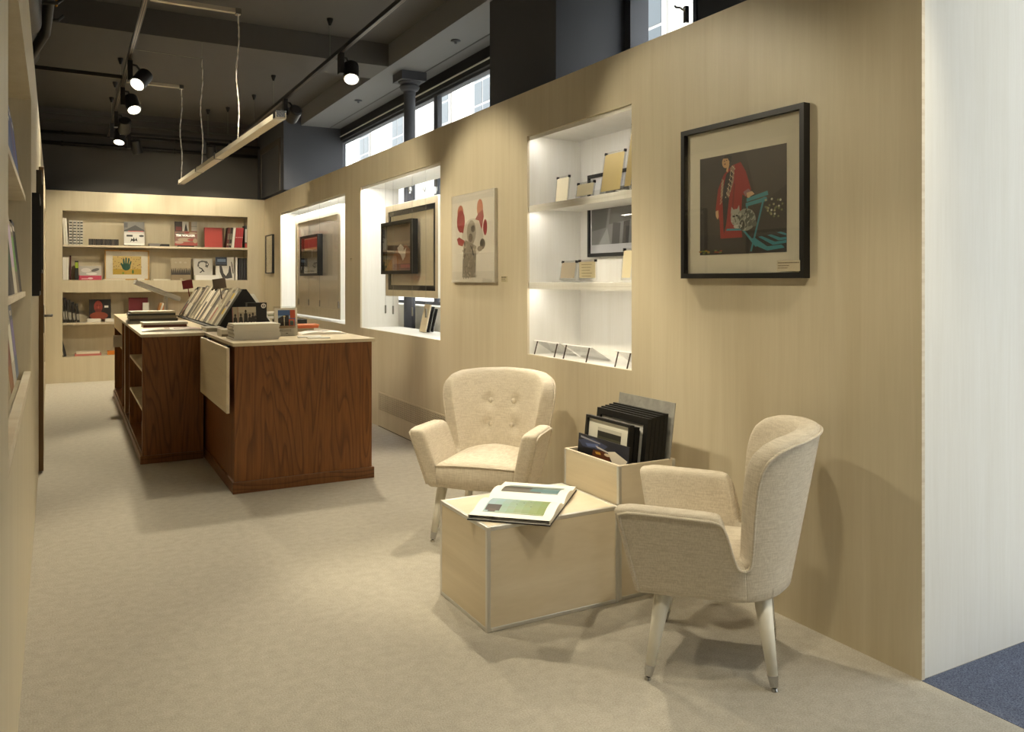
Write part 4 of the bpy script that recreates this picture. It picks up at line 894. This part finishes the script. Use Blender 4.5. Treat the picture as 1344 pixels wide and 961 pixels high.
# lobster-claw artwork on a frameless panel
art = thing('artwork', 'frameless glossy art panel with red lobster claws over a grey figure', 'artwork', (XW, 5.134, 1.337), -PI / 2)
part('panel', art, M_ALU, (-.342, .342, -.022, 0, 0, .635))
R1c, R2c, GRY = (150, 52, 58), (180, 110, 84), (190, 184, 172)
LOB = [((216, 210, 198), FULL), ((206, 200, 188), rect(0, 1, 0, .12)), (GRY, oval(.5, .5, .26, .22)), (R2c, oval(.21, .80, .075, .09)), (R1c, oval(.22, .70, .10, .13)), (R1c, [(.13, .74), (.16, .60), (.28, .56), (.32, .68), (.29, .76)]), (R2c, oval(.68, .82, .07, .10)), (R1c, [(.57, .70), (.66, .68), (.72, .58), (.77, .72), (.75, .80), (.64, .76)]), (R1c, oval(.80, .60, .045, .09)), ((150, 56, 60), oval(.81, .61, .015, .06)), (R1c, [(.12, .50), (.18, .52), (.32, .47), (.26, .41), (.16, .43)]),
       ((150, 142, 130), oval(.48, .56, .11, .14)), ((96, 90, 84), oval(.52, .60, .05, .04)), ((100, 92, 86), oval(.46, .50, .05, .05)), ((130, 122, 110), [(.30, .44), (.34, .48), (.60, .40), (.58, .05), (.26, .05), (.27, .25)]), ((90, 82, 76), [(.30, .46), (.33, .46), (.34, .30), (.29, .24)]), ((84, 76, 70), oval(.74, .42, .06, .06)), ((44, 40, 40), oval(.73, .43, .035, .035)), ((110, 100, 90), oval(.68, .37, .06, .03)), ((60, 56, 52), [(.45, .42), (.49, .40), (.55, .30), (.52, .30)])]
random.seed(8)
for k in range(60):
    u, v = random.uniform(.28, .6), random.uniform(.04, .42); LOB.append((random.choice([(150, 140, 126), (110, 102, 92), (172, 162, 146)]), oval(u, v, .012, .016, 6)))
print_shapes('image', art, -.338, .338, .004, .631, -.0225, LOB)
part('glass', art, M_GLASS, (-.342, .342, -.030, -.027, 0, .635))
def wall_label(name, label, px, py, w_, h_, lines):
    p = onX(px, py, XW); o = thing(name, label, 'label', (XW, p.y, p.z - h_ / 2), -PI / 2)
    part('label_sheet', o, flat((196, 184, 150)), (-w_ / 2, w_ / 2, -.0015, 0, 0, h_))
    for i, (xe, sz) in enumerate(lines): dashes(o, -w_ * .44, w_ * xe, h_ * (.72 - .28 * i), sz, -.0022, (100, 88, 70), i + 5)
wall_label('wall_label', 'small caption label on the wall right of the lobster claw panel', 662, 366.5, .085, .04, [(.36, .008), (.2, .005), (.3, .004)])
wall_label('wall_label', 'tiny caption plate on the wall between the two hanging display openings', 461, 341, .07, .035, [(.3, .007), (.1, .005)])
# perforated vent panel low on the right wall
vp = thing('vent_panel', 'perforated plywood vent panel low on the right wall behind the counter', 'vent', (XW, 6.2, 0), -PI / 2)
b = MB().use(M_PLY); W_, Hh = 1.93, .32; hz0, hz1 = .155, .31; nx, nz = 64, 9; cw, chh = (W_ - .04) / nx, (hz1 - hz0) / nz
x0_ = -W_ / 2
b.box(x0_, x0_ + W_, -.006, 0, .008, hz0)
b.box(x0_, x0_ + W_, -.006, 0, hz1, Hh); b.box(x0_, x0_ + .02, -.006, 0, hz0, hz1); b.box(x0_ + W_ - .02, x0_ + W_, -.006, 0, hz0, hz1)
for i in range(nx):
    for j in range(nz):
        xa, za = x0_ + .02 + i * cw, hz0 + j * chh; k = .2
        o_ = [(xa, -.006, za), (xa + cw, -.006, za), (xa + cw, -.006, za + chh), (xa, -.006, za + chh)]
        i_ = [(xa + cw * k, -.006, za + chh * k), (xa + cw * (1 - k), -.006, za + chh * k), (xa + cw * (1 - k), -.006, za + chh * (1 - k)), (xa + cw * k, -.006, za + chh * (1 - k))]
        d_ = [(p[0], -.001, p[2]) for p in i_]
        b.add(o_ + i_ + d_, [(0, 1, 5, 4), (1, 2, 6, 5), (2, 3, 7, 6), (3, 0, 4, 7), (4, 5, 9, 8), (5, 6, 10, 9), (6, 7, 11, 10), (7, 4, 8, 11)])
b.build('perforated_board', vp, fix=False)
part('dark_lining', vp, M_BLACK, (x0_ + .02, x0_ + W_ - .02, -.0012, -.0002, hz0, hz1))
part('joint_shadow_strip', vp, flat((70, 54, 34)), (x0_, x0_ + W_, -.003, 0, 0, .008))  # dark strip painted for the shadow in the wall-floor joint

# ================================================================== HANGING DISPLAYS IN THE OPENINGS
def wire(label, y, x, z0, z1, clip=True):
    t = thing('hanging_wire', label, 'wire', (x, y, z0), 0)
    MB().use(M_STEEL).tube([(0, 0, 0), (0, 0, z1 - z0)], .0012, 6).build('cable', t)
    if clip: MB().use(M_STEEL).box(-.006, .006, -.008, .008, -.07, .005).build('clip', t, bevel=.002)
    return t
def hang_panel(label, y0, y1, z0, z1, x, rim, black_in, tint):
    t = thing('hanging_display', label, 'panel', (x, (y0 + y1) / 2, z0), -PI / 2)
    w_, h_ = y1 - y0, z1 - z0; a = w_ / 2; d = .045
    part('rim', t, M_PLY, (-a, -a + rim, -.02, 0, 0, h_), (a - rim, a, -.02, 0, 0, h_), (-a + rim, a - rim, -.02, 0, 0, rim), (-a + rim, a - rim, -.02, 0, h_ - rim, h_))
    part('side_edge', t, M_WHITE, (a, a + .004, -.02, d, 0, h_), (-a - .004, -a, -.02, d, 0, h_), (-a, a, -.02, d, -.004, 0), (-a, a, -.02, d, h_, h_ + .004))
    part('board', t, flat(tint, .5), (-a + rim, a - rim, -.004, .004, rim, h_ - rim))
    if black_in:
        k, m = rim, black_in
        part('inner_frame', t, M_BLACK, (-a + k, -a + k + m, -.016, -.004, k, h_ - k), (a - k - m, a - k, -.016, -.004, k, h_ - k), (-a + k + m, a - k - m, -.016, -.004, k, k + m), (-a + k + m, a - k - m, -.016, -.004, h_ - k - m, h_ - k))
    part('glazing', t, M_GLASS2, (-a + rim, a - rim, -.0185, -.017, rim, h_ - rim))
    return t
hang_panel('large pale glazed panel filling the far wall opening', 8.64, 10.64, .925, 2.19, 2.62, .10, 0, (214, 204, 184))
hang_panel('pale glazed panel with a black inner frame hanging in the near wall opening', 6.02, 7.25, 1.21, 2.045, 2.64, .055, .045, (198, 186, 158))
framed('hanging_picture', 'black box framed picture with red top and painted-in reflections hanging before the far opening panel', (2.575, 9.66, 1.41), -PI / 2, .82, .485, .03, .06, M_BLACK, (.04, .04, .04, .04), [((140, 132, 120), FULL), ((150, 34, 44), rect(0, 1, .74, 1)), ((206, 176, 120), rect(0, 1, .68, .74)), ((92, 72, 48), rect(0, 1, .44, .68)), ((110, 104, 100), rect(0, 1, .15, .44)), ((170, 160, 140), rect(.45, .5, .44, .68)), ((60, 56, 54), rect(0, .6, 0, .06))], (206, 200, 186))  # print bands are mostly glass reflections put into the colours
framed('hanging_picture', 'black box framed brown picture with a white splash hanging in the near opening', (2.60, 6.78, 1.41), -PI / 2, .76, .47, .03, .06, M_BLACK, (.035, .035, .035, .035), [((100, 82, 68), FULL), ((120, 100, 80), rect(0, 1, .58, .64)), ((140, 96, 70), [(0, .1), (.4, .5), (.7, .55), (1, .3), (1, 0), (0, 0)]), ((96, 40, 44), rect(.2, 1, 0, .14)), ((150, 60, 70), rect(.5, 1, .05, .12)), ((204, 196, 182), [(.38, .5), (.5, .58), (.62, .5), (.6, .42), (.7, .5), (.66, .3), (.58, .2), (.5, .34), (.42, .4)])], (150, 130, 110))
for (px, n_, lab) in ((506, 2, 'leftmost'), (516, 2, 'second'), (541, 2, 'third'), (559, 2, 'rightmost')):
    wire(lab + ' thin steel wire hanging in the near wall opening', onX(px, 300, 2.548).y, 2.548, 1.12, N2[3])
for (px, lab) in ((392, 'leftmost'), (405, 'second'), (419.5, 'third'), (444, 'rightmost')):
    wire(lab + ' thin steel wire hanging in the far wall opening', onX(px, 300, 2.55).y, 2.55, 1.12, N1[3])
for k, px in enumerate((538, 557, 571.5)):
    p = onX(px, 247, 2.90); t = thing('wire_clip', ['left', 'middle', 'right'][k] + ' of three small metal clips under the head of the near opening', 'clip', (2.90, p.y, p.z))
    MB().use(M_STEEL).tube([(0, 0, .02), (0, 0, N2[3] - p.z)], .001, 6).build('cable', t)
    MB().use(M_CHROME).box(-.012, .012, -.02, .02, -.03, .012).box(-.008, .008, -.012, .012, -.055, -.03).build('clip_body', t, bevel=.004)
# window-side cabinet and leaning boards seen through the near opening
cb = thing('window_cabinet', 'low white cabinet under the shop window beyond the near opening', 'cabinet', (3.12, 6.3, 0))
part('carcass', cb, M_WHITE, (3.10, 3.28, 5.4, 10.7, 0, 1.075), world=True, bevel=.003); part('cabinet_top', cb, M_WHITE, (3.09, 3.285, 5.39, 10.71, 1.075, 1.10), world=True, bevel=.003)
for k in range(3):
    o = MB().use(M_PLYD if k == 0 else M_BLACK).box(-.006, .006, 0, .13, 0, [.25, .23, .21][k]).use(M_WHITE).box(.0061, .0105, .005, .125, .005, [.245, .225, .205][k]).build('leaning_board'); o.location = (2.76 + .035 * k, 6.62, .893); o.rotation_euler = (0, .22, 0)
    tag(o, ['plywood', 'black edged', 'rear black edged'][k] + ' board leaning on the sill of the near opening', 'board')

# ================================================================== SHELF OPENING CONTENTS
BWP = [((120, 120, 118), FULL), ((190, 190, 186), rect(.0, .2, .5, 1)), ((84, 84, 80), [(0, .25), (.2, .3), (.25, .75), (.1, .8), (0, .7)]), ((88, 86, 80), [(.24, .35), (.3, .95), (.5, .98), (.78, 1), (.84, .72), (.82, .5), (.5, .4)]), ((186, 186, 184), [(.5, .98), (.52, .88), (.55, .98)]), ((60, 58, 56), [(.28, .0), (.3, .38), (.4, .36), (.38, 0)]), ((60, 58, 56), [(.42, .0), (.44, .38), (.52, .4), (.5, 0)]), ((66, 64, 62), [(.6, .42), (.76, .5), (.7, .2), (.62, .0), (.58, 0), (.64, .25)]), ((196, 196, 194), rect(.86, 1, .3, .9)), ((150, 150, 148), [(.1, .0), (.22, .3), (.26, .0)])]
framed('framed_photograph', 'large black framed black and white photograph behind the display shelves', (XW + DN - .002, 3.86, 1.50), -PI / 2, .84, .52, .022, .02, M_BLACK, (.035, .035, .075, .10), BWP, (206, 206, 208))
def card_stand(label, px0, px1, py, zs, h_, lean, tint, dx=.06, lines=False):
    x = XW + dx; y1, y0 = onX(px0, py, x).y, onX(px1, py, x).y; w_ = y1 - y0
    t = thing('card_stand', label, 'stand', (x, (y0 + y1) / 2, zs), -PI / 2)
    M = RX(-lean)
    MB().use(M_ACRYL).box(-w_ / 2 - .012, w_ / 2 + .012, 0, .003, .012, h_ + .012, M).box(-w_ / 2 - .012, w_ / 2 + .012, -.05, .09, 0, .003).build('acrylic_support', t)
    MB().use(flat(tint, .6)).box(-w_ / 2, w_ / 2, -.0022, -.0012, .025, h_, M).build('card', t)
    for s in (-1, 1): MB().use(M_BLACK).box(s * w_ / 2 - .005, s * w_ / 2 + .005, -.006, .008, h_ - .002, h_ + .012, M).build('stud', t)
    if lines:
        for i in range(5):
            o = MB().use(flat((150, 136, 104))).box(-w_ * .35, w_ * (.3 - .06 * (i % 3)), -.0030, -.0026, h_ * (.85 - .14 * i), h_ * (.85 - .14 * i) + .003, M).build('text_line', t)
    return t
card_stand('short blank card on a clear stand on the upper display shelf', 756, 777, 250, 1.8205, .095, .16, (206, 194, 158), .10)
card_stand('tall tan card on a clear stand on the upper display shelf', 788, 813, 245, 1.8205, .235, .16, (186, 166, 112), .08)
card_stand('tallest tan card at the right end of the upper display shelf', 819, 827, 240, 1.8205, .36, .16, (170, 150, 100), .035)
card_stand('pale translucent card at the left end of the upper display shelf', 729, 744, 258, 1.8205, .17, .10, (214, 206, 184), .16)
card_stand('grey card on a clear stand on the middle display shelf', 735, 753, 362, 1.3405, .118, .16, (170, 158, 138), .07)
card_stand('cream card with faint text on the middle display shelf', 761, 782, 362, 1.3405, .118, -.02, (220, 208, 172), .07, True)
card_stand('cream card at the right end of the middle display shelf', 816, 827, 362, 1.3405, .17, .10, (216, 204, 170), .05)
for k, (a_, q_, lab) in enumerate(((705, 731, 'leftmost'), (743, 773, 'middle'), (811, 827, 'rightmost'))):
    x = XW + .05; ya, yb_ = onX(a_, 463 + 4 * k, x).y, onX(q_, 463 + 4 * k, x).y
    t = thing('sloped_rest', lab + ' sloped clear rest with dark legs at the bottom of the shelf opening', 'stand', (x, (ya + yb_) / 2, N3[2]), -PI / 2); w_ = ya - yb_
    Ms = MT(0, 0, .085) @ RX(-.55)
    MB().use(M_ACRYL).box(-w_ / 2 - .03, w_ / 2 + .03, 0, .16, -.003, .0, Ms).build('sheet', t)
    MB().use(M_WHITE).box(-w_ / 2 - .03, w_ / 2 + .03, -.003, .0, -.004, .002, Ms).build('front_edge', t)
    for s in (-1, 1): MB().use(flat((70, 58, 46), .4)).tube([(s * w_ / 2, -.02, 0), (s * w_ / 2, .004, .084)], .004, 8).build('leg', t)
    MB().use(M_ACRYL).box(-w_ / 2 - .03, w_ / 2 + .03, .12, .123, 0, .015).build('rear_foot', t)

# ================================================================== LEFT WALL CONTENTS
random.seed(31)
def left_row(z, spec, ya, yb_, h0, h1, lean, lab, nm='magazine', x=-.034):
    y = ya; i = 0
    while y < yb_ - .2:
        w_ = random.uniform(.2, .27); h_ = random.uniform(h0, h1); c = spec[i % len(spec)]
        c2 = tuple(max(0, min(255, v + random.randint(-40, 40))) for v in c)
        o = face_book(nm, lab % ['first', 'second', 'third', 'fourth', 'fifth', 'sixth', 'seventh', 'eighth', 'ninth', 'tenth', 'eleventh', 'twelfth'][i], 0, w_, 0, h_, 0, [(c, FULL), (c2, rect(.1, .9, .3, .8)), ((220, 214, 200), rect(.15, .7, .86, .93))], random.uniform(.012, .03), lean, cover=c, cat='magazine', at=tuple(LP(x, y + w_ / 2, z + .001)), rz=.0146 + PI / 2)
        y += w_ + .015; i += 1
left_row(1.745, [(70, 82, 120), (84, 96, 130), (60, 70, 104)], -.58, 1.52, .24, .32, .10, '%s blue magazine from the near end on the left wall top shelf')
left_row(1.30, [(60, 56, 52), (200, 192, 174), (120, 108, 90), (40, 38, 36)], -.58, 1.52, .26, .34, .10, '%s magazine from the near end on the left wall middle shelf')
left_row(.925, [(176, 160, 130), (150, 110, 80), (190, 184, 170), (110, 120, 140)], -.58, 1.52, .26, .34, .10, '%s magazine from the near end on the left wall bottom ledge', x=-.045)
for k, (z_, cs) in enumerate(((1.33, [(170, 60, 44), (190, 184, 174), (60, 56, 54)]), (.84, [(60, 56, 54), (186, 180, 170)]), (1.78, [(90, 80, 70), (200, 190, 170)]))):
    for i in range(10):
        t_ = random.uniform(.03, .06)
        p = LP(-.05, 5.3 + .075 * i, z_ + .001)
        M = MT(*p) @ RZ(.0146) @ Matrix(((0, -1, 0, 0), (1, 0, 0, 0), (0, 0, 1, 0), (0, 0, 0, 1)))
        book('book', ['book upright on the middle shelf of the far left wall niche', 'book upright on the lower shelf of the far left wall niche', 'book upright on the top shelf of the far left wall niche'][k], 'book', M, .18, random.uniform(.22, .3), t_, cs[i % len(cs)], 'books on shelf %s of the far left niche' % ['two', 'three', 'one'][k])
framed('framed_picture', 'black framed picture on the left wall before the door', tuple(LP(0, 2.0, 1.275)), .0146 + PI / 2, .56, .505, .02, .032, M_BLACK, (.05, .05, .05, .05), [((90, 86, 80), FULL)], (200, 194, 180))
framed('framed_picture', 'dark framed picture on the left wall beyond the door', tuple(LP(0, 5.0 - .28, 1.42)) if False else tuple(LP(0, 3.15, 1.40)), .0146 + PI / 2, .70, .62, .02, .03, flat((60, 56, 48)), (.05, .05, .05, .05), [((110, 104, 92), FULL)], (200, 194, 180))

# ================================================================== CEILING FITTINGS
XL, XR, ZTK = .465, 2.0, 3.27
def track(name, label, pts):
    t = thing(name, label, 'track', pts[0])
    p, q = Vector(pts[0]), Vector(pts[1]); d = (q - p); L_ = d.length
    ang = math.atan2(d.y, d.x); t.rotation_euler = (0, 0, ang)
    part('rail', t, M_CAN, (0, L_, -.018, .018, .0, .034))
    part('conductor', t, flat((120, 104, 84), .35, .6), (0, L_, -.009, -.004, -.001, .0005), (0, L_, .004, .009, -.001, .0005))
    return t
track('light_track', 'black lighting track along the left side of the dark ceiling', [(XL, -1.5, ZTK), (XL - .01, 12.0, ZTK)])
track('light_track', 'black lighting track along the right side above the plywood wall', [(XR + .02, -1.5, ZTK), (XR, 12.0, ZTK)])
track('light_track', 'short black cross track from the left wall to the left lighting track', [(-.9, 8.47, ZTK), (XL - .02, 8.52, ZTK)])
track('light_track', 'short dark cross track before the back wall joining the two tracks', [(XL + .02, 11.75, ZTK), (XR - .02, 11.72, ZTK)])
def cup(label, x, y, z_end):
    t = thing('suspension_wire', label, 'wire', (x, y, z_end))
    MB().use(M_STEEL).tube([(0, 0, 0), (0, 0, ZC - z_end - .03)], .0016, 6).build('cable', t)
    MB().use(M_BLACK).lathe([(.010, -.062), (.028, -.012), (.028, 0)], (0, 0, ZC - z_end), 14).build('ceiling_cup', t)
for i, (px, py) in enumerate(((414, 21.5), (342, 97), (318, 123))): 
    p = onZ(px, py, ZC); cup(['nearest', 'second', 'third'][i] + ' black ceiling cup and wire holding the right lighting track', XR + .005, p.y, ZTK + .034)
for i, (px, py) in enumerate(((153, 76), (144, 107), (137, 127))):
    p = onZ(px, py, ZC); cup(['nearest', 'second', 'third'][i] + ' black ceiling cup and wire holding the left lighting track', XL, p.y, ZTK + .034)
for i, (px, py) in enumerate(((273, 144), (299, 141))):
    p = onZ(px, py, ZC); cup(['left', 'right'][i] + ' of two black ceiling cups near the back pipes', p.x, min(p.y, 12.2), 3.30)
def spot_lamp(label, x, y, target, power, size=50, lit=True, on=True, blend=.55, colr=WARM):
    t = thing('track_spotlight', label, 'spotlight', (x, y, ZTK - .0))
    part('adapter_box', t, M_CAN, (-.02, .02, -.04, .04, -.175, -.001), bevel=.003)
    c = Vector((.088, 0, -.155)); d = (Vector(target) - (Vector((x, y, ZTK)) + c)).normalized()
    MB().use(M_CAN).tube([(0, 0, -.03), (.05, 0, -.035), c - d * .05 + Vector((0, 0, .02))], .010, 10).build('stem', t)
    rot = d.to_track_quat('Z', 'Y').to_matrix().to_4x4(); rot.translation = c
    def turned(b_): b_.v = [rot @ v_ for v_ in b_.v]; return b_
    body = turned(MB().use(M_CAN).lathe([(.05, -.095), (.066, -.085), (.067, -.08), (.067, .075), (.064, .08), (.058, .08), (.056, .05), (.02, .048)], (0, 0, 0), 32)).build('lamp_body', t)
    turned(MB().use(M_CHROME).lathe([(.055, .07), (.057, .0805), (.064, .0812), (.066, .079)], (0, 0, 0), 32, False)).build('bezel', body, fix=True)
    MB().use(M_CHROME).cyl(c + Vector((.060, 0, .02)), c + Vector((.074, 0, .02)), .007).build('pivot_screw', body)
    turned(MB().use(M_LENS if lit else M_BLACK).lathe([(.0555, .060), (.0555, .068), (.03, .070)], (0, 0, 0), 28)).build('lens', body)
    if on:
        L = bpy.data.lights.new('spot_beam', 'SPOT'); L.energy = power * SPOT_K; L.spot_size = math.radians(size); L.spot_blend = blend; L.color = colr; L.shadow_soft_size = .055
        o = bpy.data.objects.new('spot_beam', L); COL.objects.link(o); o.parent = t; o.location = c + d * .09; o.rotation_euler = d.to_track_quat('-Z', 'Y').to_euler()
    return t
BK = Vector((0, YB, 0))
spot_lamp('lit black spotlight nearest on the left track, turned to the left wall', XL, 7.78, (-.24, 6.75, 1.9), 200, 62)
spot_lamp('lit black spotlight second on the left track, turned down toward the counter', XL, 8.9, (1.05, 7.3, .8), 420, 65)
spot_lamp('black spotlight third on the left track, turned to the back shelves', XL, 10.2, (.5, 12.2, 1.5), 210, 66)
spot_lamp('black spotlight low on the far left of the left track', XL - .01, 11.0, (.1, 9.7, .0), 760, 105)
spot_lamp('black spotlight hanging before the back pipes right of the left track', .69, 11.75, (1.3, 12.35, 1.2), 80, 95)
spot_lamp('lit black spotlight on the right track above the wall openings', XR + .01, 6.66, (1.55, 4.7, .2), 420, 62)
spot_lamp('black spotlight behind the hanging batten on the right track', XR, 8.63, (1.7, 12.1, 1.5), 240, 60)
spot_lamp('grey black spotlight hanging near the back pipes at the right', 1.62, 11.7, (1.9, 12.35, 1.4), 80, 95)
# further lamps of the same tracks, unseen above the frame
spot_lamp('black spotlight on the left track turned to the red claw panel', XL, 5.05, (XW, 5.0, 1.5), 330, 52)
spot_lamp('black spotlight on the left track turned to the red coat photograph', XL, 4.3, (XW, 2.85, 1.7), 210, 42)
spot_lamp('black spotlight on the left track turned to the armchairs', XL, 2.9, (2.0, 3.7, .5), 290, 54)
spot_lamp('unseen fill spotlight added on the left track over the open floor', XL, 3.9, (.7, 3.4, 0), 170, 85)  # added for general floor light, out of view
spot_lamp('black spotlight on the right track turned to the plywood box', XR + .02, 4.25, (1.75, 2.75, .2), 330, 54)
spot_lamp('unseen fill spotlight added on the right track for the box front and near floor', XR + .02, .8, (1.45, 3.3, .3), 165, 72)  # fill lamp added out of view to lift the box front
spot_lamp('unseen spotlight added on the left track to brighten the wall between the openings', XL, 4.72, (XW, 7.4, 1.5), 420, 48)  # extra lamp, kept out of view, that brightens this stretch of wall
spot_lamp('unseen spotlight added on the left track to brighten the near armchair', XL, 1.0, (2.38, 2.1, .10), 150, 46)  # added unseen to lighten the chair side and lower wall corner
# hanging clear batten with cables
A_, B_ = Vector((.98, 8.68, 2.315)), Vector((1.10, 4.85, 2.315))
bt = thing('hanging_batten', 'long clear and silver light batten hanging on cables above the counters', 'light fitting', A_)
dv = (B_ - A_); Lb = dv.length; bt.rotation_euler = (0, 0, math.atan2(dv.y, dv.x))
part('profile', bt, M_SILVER, (0, Lb, -.032, -.026, 0, .034), (0, Lb, .026, .032, 0, .034), (0, Lb, -.026, .026, .0, .006), bevel=.001)
MB().use(M_ACRYL).tube([(0.01, 0, .032), (Lb - .01, 0, .032)], .018, 12).build('clear_tube', bt)
for k in (.0, .27, .5, .985): part('collar', bt, M_CHROME, (Lb * k, Lb * k + .05, -.034, .034, -.003, .05), bevel=.004)
for k in range(8): part('segment', bt, flat((150, 118, 60), .3, .8), (Lb * (.04 + .118 * k), Lb * (.10 + .118 * k), -.012, .012, .010, .020))
def cable(label, p, q, r=.006):
    t = thing('twisted_cable', label, 'cable', p); d = Vector(q) - Vector(p); n = 28; pts = []; pts2 = []
    for i in range(n + 1):
        f = i / n; wv = .012 * math.sin(f * 9) * math.sin(f * PI)
        pts.append(d * f + Vector((wv + .003 * math.cos(i * 1.9), .003 * math.sin(i * 1.9), 0)))
        pts2.append(d * f + Vector((wv - .003 * math.cos(i * 1.9), -.003 * math.sin(i * 1.9), 0)))
    MB().use(M_SILVER).tube(pts, r * .55, 6).build('strand', t, smooth=True); MB().use(M_WHITE).tube(pts2, r * .5, 6).build('strand', t, smooth=True)
def bpt(px): # point of the batten under pixel column px
    lo, hi = 0., 1.
    for _ in range(40):
        m = (lo + hi) / 2; p = A_ + dv * m; dd = p.x * S_ + p.y * C_; u = 672 + F * (p.x * C_ - p.y * S_) / dd
        if u < px: lo = m
        else: hi = m
    return A_ + dv * lo
p = A_ + dv * ((8.68 - 6.03) / (8.68 - 4.85)); cable('near clear twisted cable holding the hanging batten', (p.x, p.y, 2.37), (p.x, p.y, ZTK))
p2 = bpt(265); cable('middle clear twisted cable holding the hanging batten', (p2.x, p2.y, 2.37), (p2.x, p2.y, 3.29))
p3 = bpt(238); cable('far clear twisted cable holding the hanging batten', (p3.x, p3.y, 2.37), (p3.x, p3.y, ZTK))
def bracket(label, p, q):
    t = thing('support_arm', label, 'bracket', p); d = Vector(q) - Vector(p); t.rotation_euler = (0, 0, math.atan2(d.y, d.x)); L_ = d.length
    part('arm', t, M_SILVER, (0, L_, -.018, -.014, 0, .03), (0, L_, .014, .018, 0, .03), (0, L_, -.014, .014, 0, .005), bevel=.001)
    part('end_cap', t, M_CHROME, (L_ - .02, L_ + .02, -.022, .022, -.01, .034), bevel=.004)
bracket('near silver arm from the left track to the batten cable', (XL + .02, p.y, ZTK), (p.x, p.y, ZTK))
bracket('far silver arm from the left track to the batten cable', (XL + .02, p3.y, ZTK), (p3.x, p3.y, ZTK))
q = MB().use(M_STEEL).tube([(XL, p2.y, 3.30), (p2.x, p2.y, 3.29), (p2.x, p2.y, ZC)], .002, 6).build('guy_wire'); tag(q, 'thin guy wire from the left track to the middle batten cable', 'wire')
# pipes at the back and the duct at the upper left
for k, (z_, y_, r_, lab) in enumerate(((3.31, 12.22, .022, 'upper dark pipe running along the back wall under the ceiling'), (3.20, 12.42, .028, 'lower dark pipe running along the back wall'))):
    t = thing('ceiling_pipe', lab, 'pipe', (0, y_, z_))
    MB().use(M_CAN).tube([(-1.0, 0, 0), (2.46, 0, 0)], r_, 14).build('pipe_run', t, smooth=True)
    for x in (-.1, .6, 1.3, 2.0): MB().use(M_CAN).tube([(x, 0, 0), (x + .03, 0, 0)], r_ + .008, 14).build('pipe_clip', t)
du = thing('air_duct', 'dark rounded duct hanging above the left wall at the upper left', 'duct', (-.4, 6.2, 2.95))
b = MB().use(M_CAN); b.box(-.30, .24, -1.0, .1, .02, .5); b.build('duct_box', du, bevel=.09, seg=5, smooth=True)
MB().use(M_CAN).tube([(.25, -.9, .42), (.27, -.3, .40), (.28, .1, .30), (.25, .35, .14), (.16, .6, .04), (.0, .8, .0)], .035, 14).build('hose', du, smooth=True)
MB().use(M_CAN).tube([(.10, .55, .25), (.10, 1.5, .25)], .085, 18).build('duct_spigot', du, smooth=False)
for y_ in (.0, .4): MB().use(M_CAN).tube([(.20, y_, .24), (.33, y_, .26), (.36, y_ + .02, .30)], .012, 8).build('strap', du)
vb = MB().use(M_BRASS); vb.tube([(.335, -.15, .46), (.335, -.02, .40)], [.02, .024], 10).tube([(.30, -.08, .44), (.37, -.08, .44)], .014, 8); vb.tube([(.335, -.02, .40), (.32, .2, .3)], .010, 8); vb.build('brass_valve', du)['label'] = 'brass valve'

# ================================================================== LIGHT IN THE OPENINGS (LED strips behind the heads, more added under the shelves)
def led(label, n, dx):
    y0, y1, z0, z1 = n; t = thing('led_strip', label, 'light strip', (XW + dx, (y0 + y1) / 2, z1))
    part('channel', t, M_ALU, (-.012, .012, -(y1 - y0) / 2 + .03, (y1 - y0) / 2 - .03, -.010, 0))
    part('diffuser', t, M_LED2 if n in (N1, N2) else M_LED, (-.009, .009, -(y1 - y0) / 2 + .035, (y1 - y0) / 2 - .035, -.013, -.0101))
led('slim light strip under the head of the far wall opening', N1, .035)
led('slim light strip under the head of the near wall opening', N2, .035)
led('slim light strip under the head of the shelf opening', N3, .035)
led('slim light strip added under the upper display shelf', (N3[0], N3[1], 0, 1.798), .05)  # added to brighten the compartment below the shelf
led('slim light strip added under the middle display shelf', (N3[0], N3[1], 0, 1.318), .05)  # likewise added, for an evenly lit bottom compartment
part('added_shelf_lip', k3, M_PLYLIT, (XW + .012, XW + .022, N3[0], N3[1], 1.778, 1.798))  # lip added only to hide the glowing strip from view
part('added_shelf_lip', k3, M_PLYLIT, (XW + .012, XW + .022, N3[0], N3[1], 1.298, 1.318))  # second added lip, screening the middle strip

# ================================================================== STREET OUTSIDE
struct(part('ground_street', None, flat((150, 148, 142), .8), (XF + .12, 9.5, -12, 30, -.12, -.1)))
sb = thing('street_building', 'pale plastered building across the street seen through the windows', 'building', (9.5, 9, -.1))
part('facade', sb, flat((226, 222, 214), .8), (9.5, 10.0, -12, 30, -.1, 14), world=True)
def swin(y, z, w_=1.0, h_=1.9):
    o = part('window', sb, flat((150, 148, 146), .6), (9.44, 9.5, y - w_ / 2 - .1, y + w_ / 2 + .1, z - .1, z + h_ + .1), world=True)
    b = MB().use(flat((62, 70, 76), .3)); inv = 1
    for i in (-1, 1):
        for j in range(3): b.box(9.43, 9.445, y + i * w_ / 4 - w_ / 4 + .03, y + i * w_ / 4 + w_ / 4 - .03, z + h_ * j / 3 + .03, z + h_ * (j + 1) / 3 - .03)
    b.v = [v - Vector(sb.location) for v in b.v]; pn = b.build('pane', o)
for py, (px) in ((190, 480), (165, 524), (148, 582), (118, 636), (60, 850)):
    p = onX(px, py, 9.5)
    swin(p.y, p.z - 1.0)
for y_ in (2.5, 6.0, -1.5): swin(y_, 1.2)
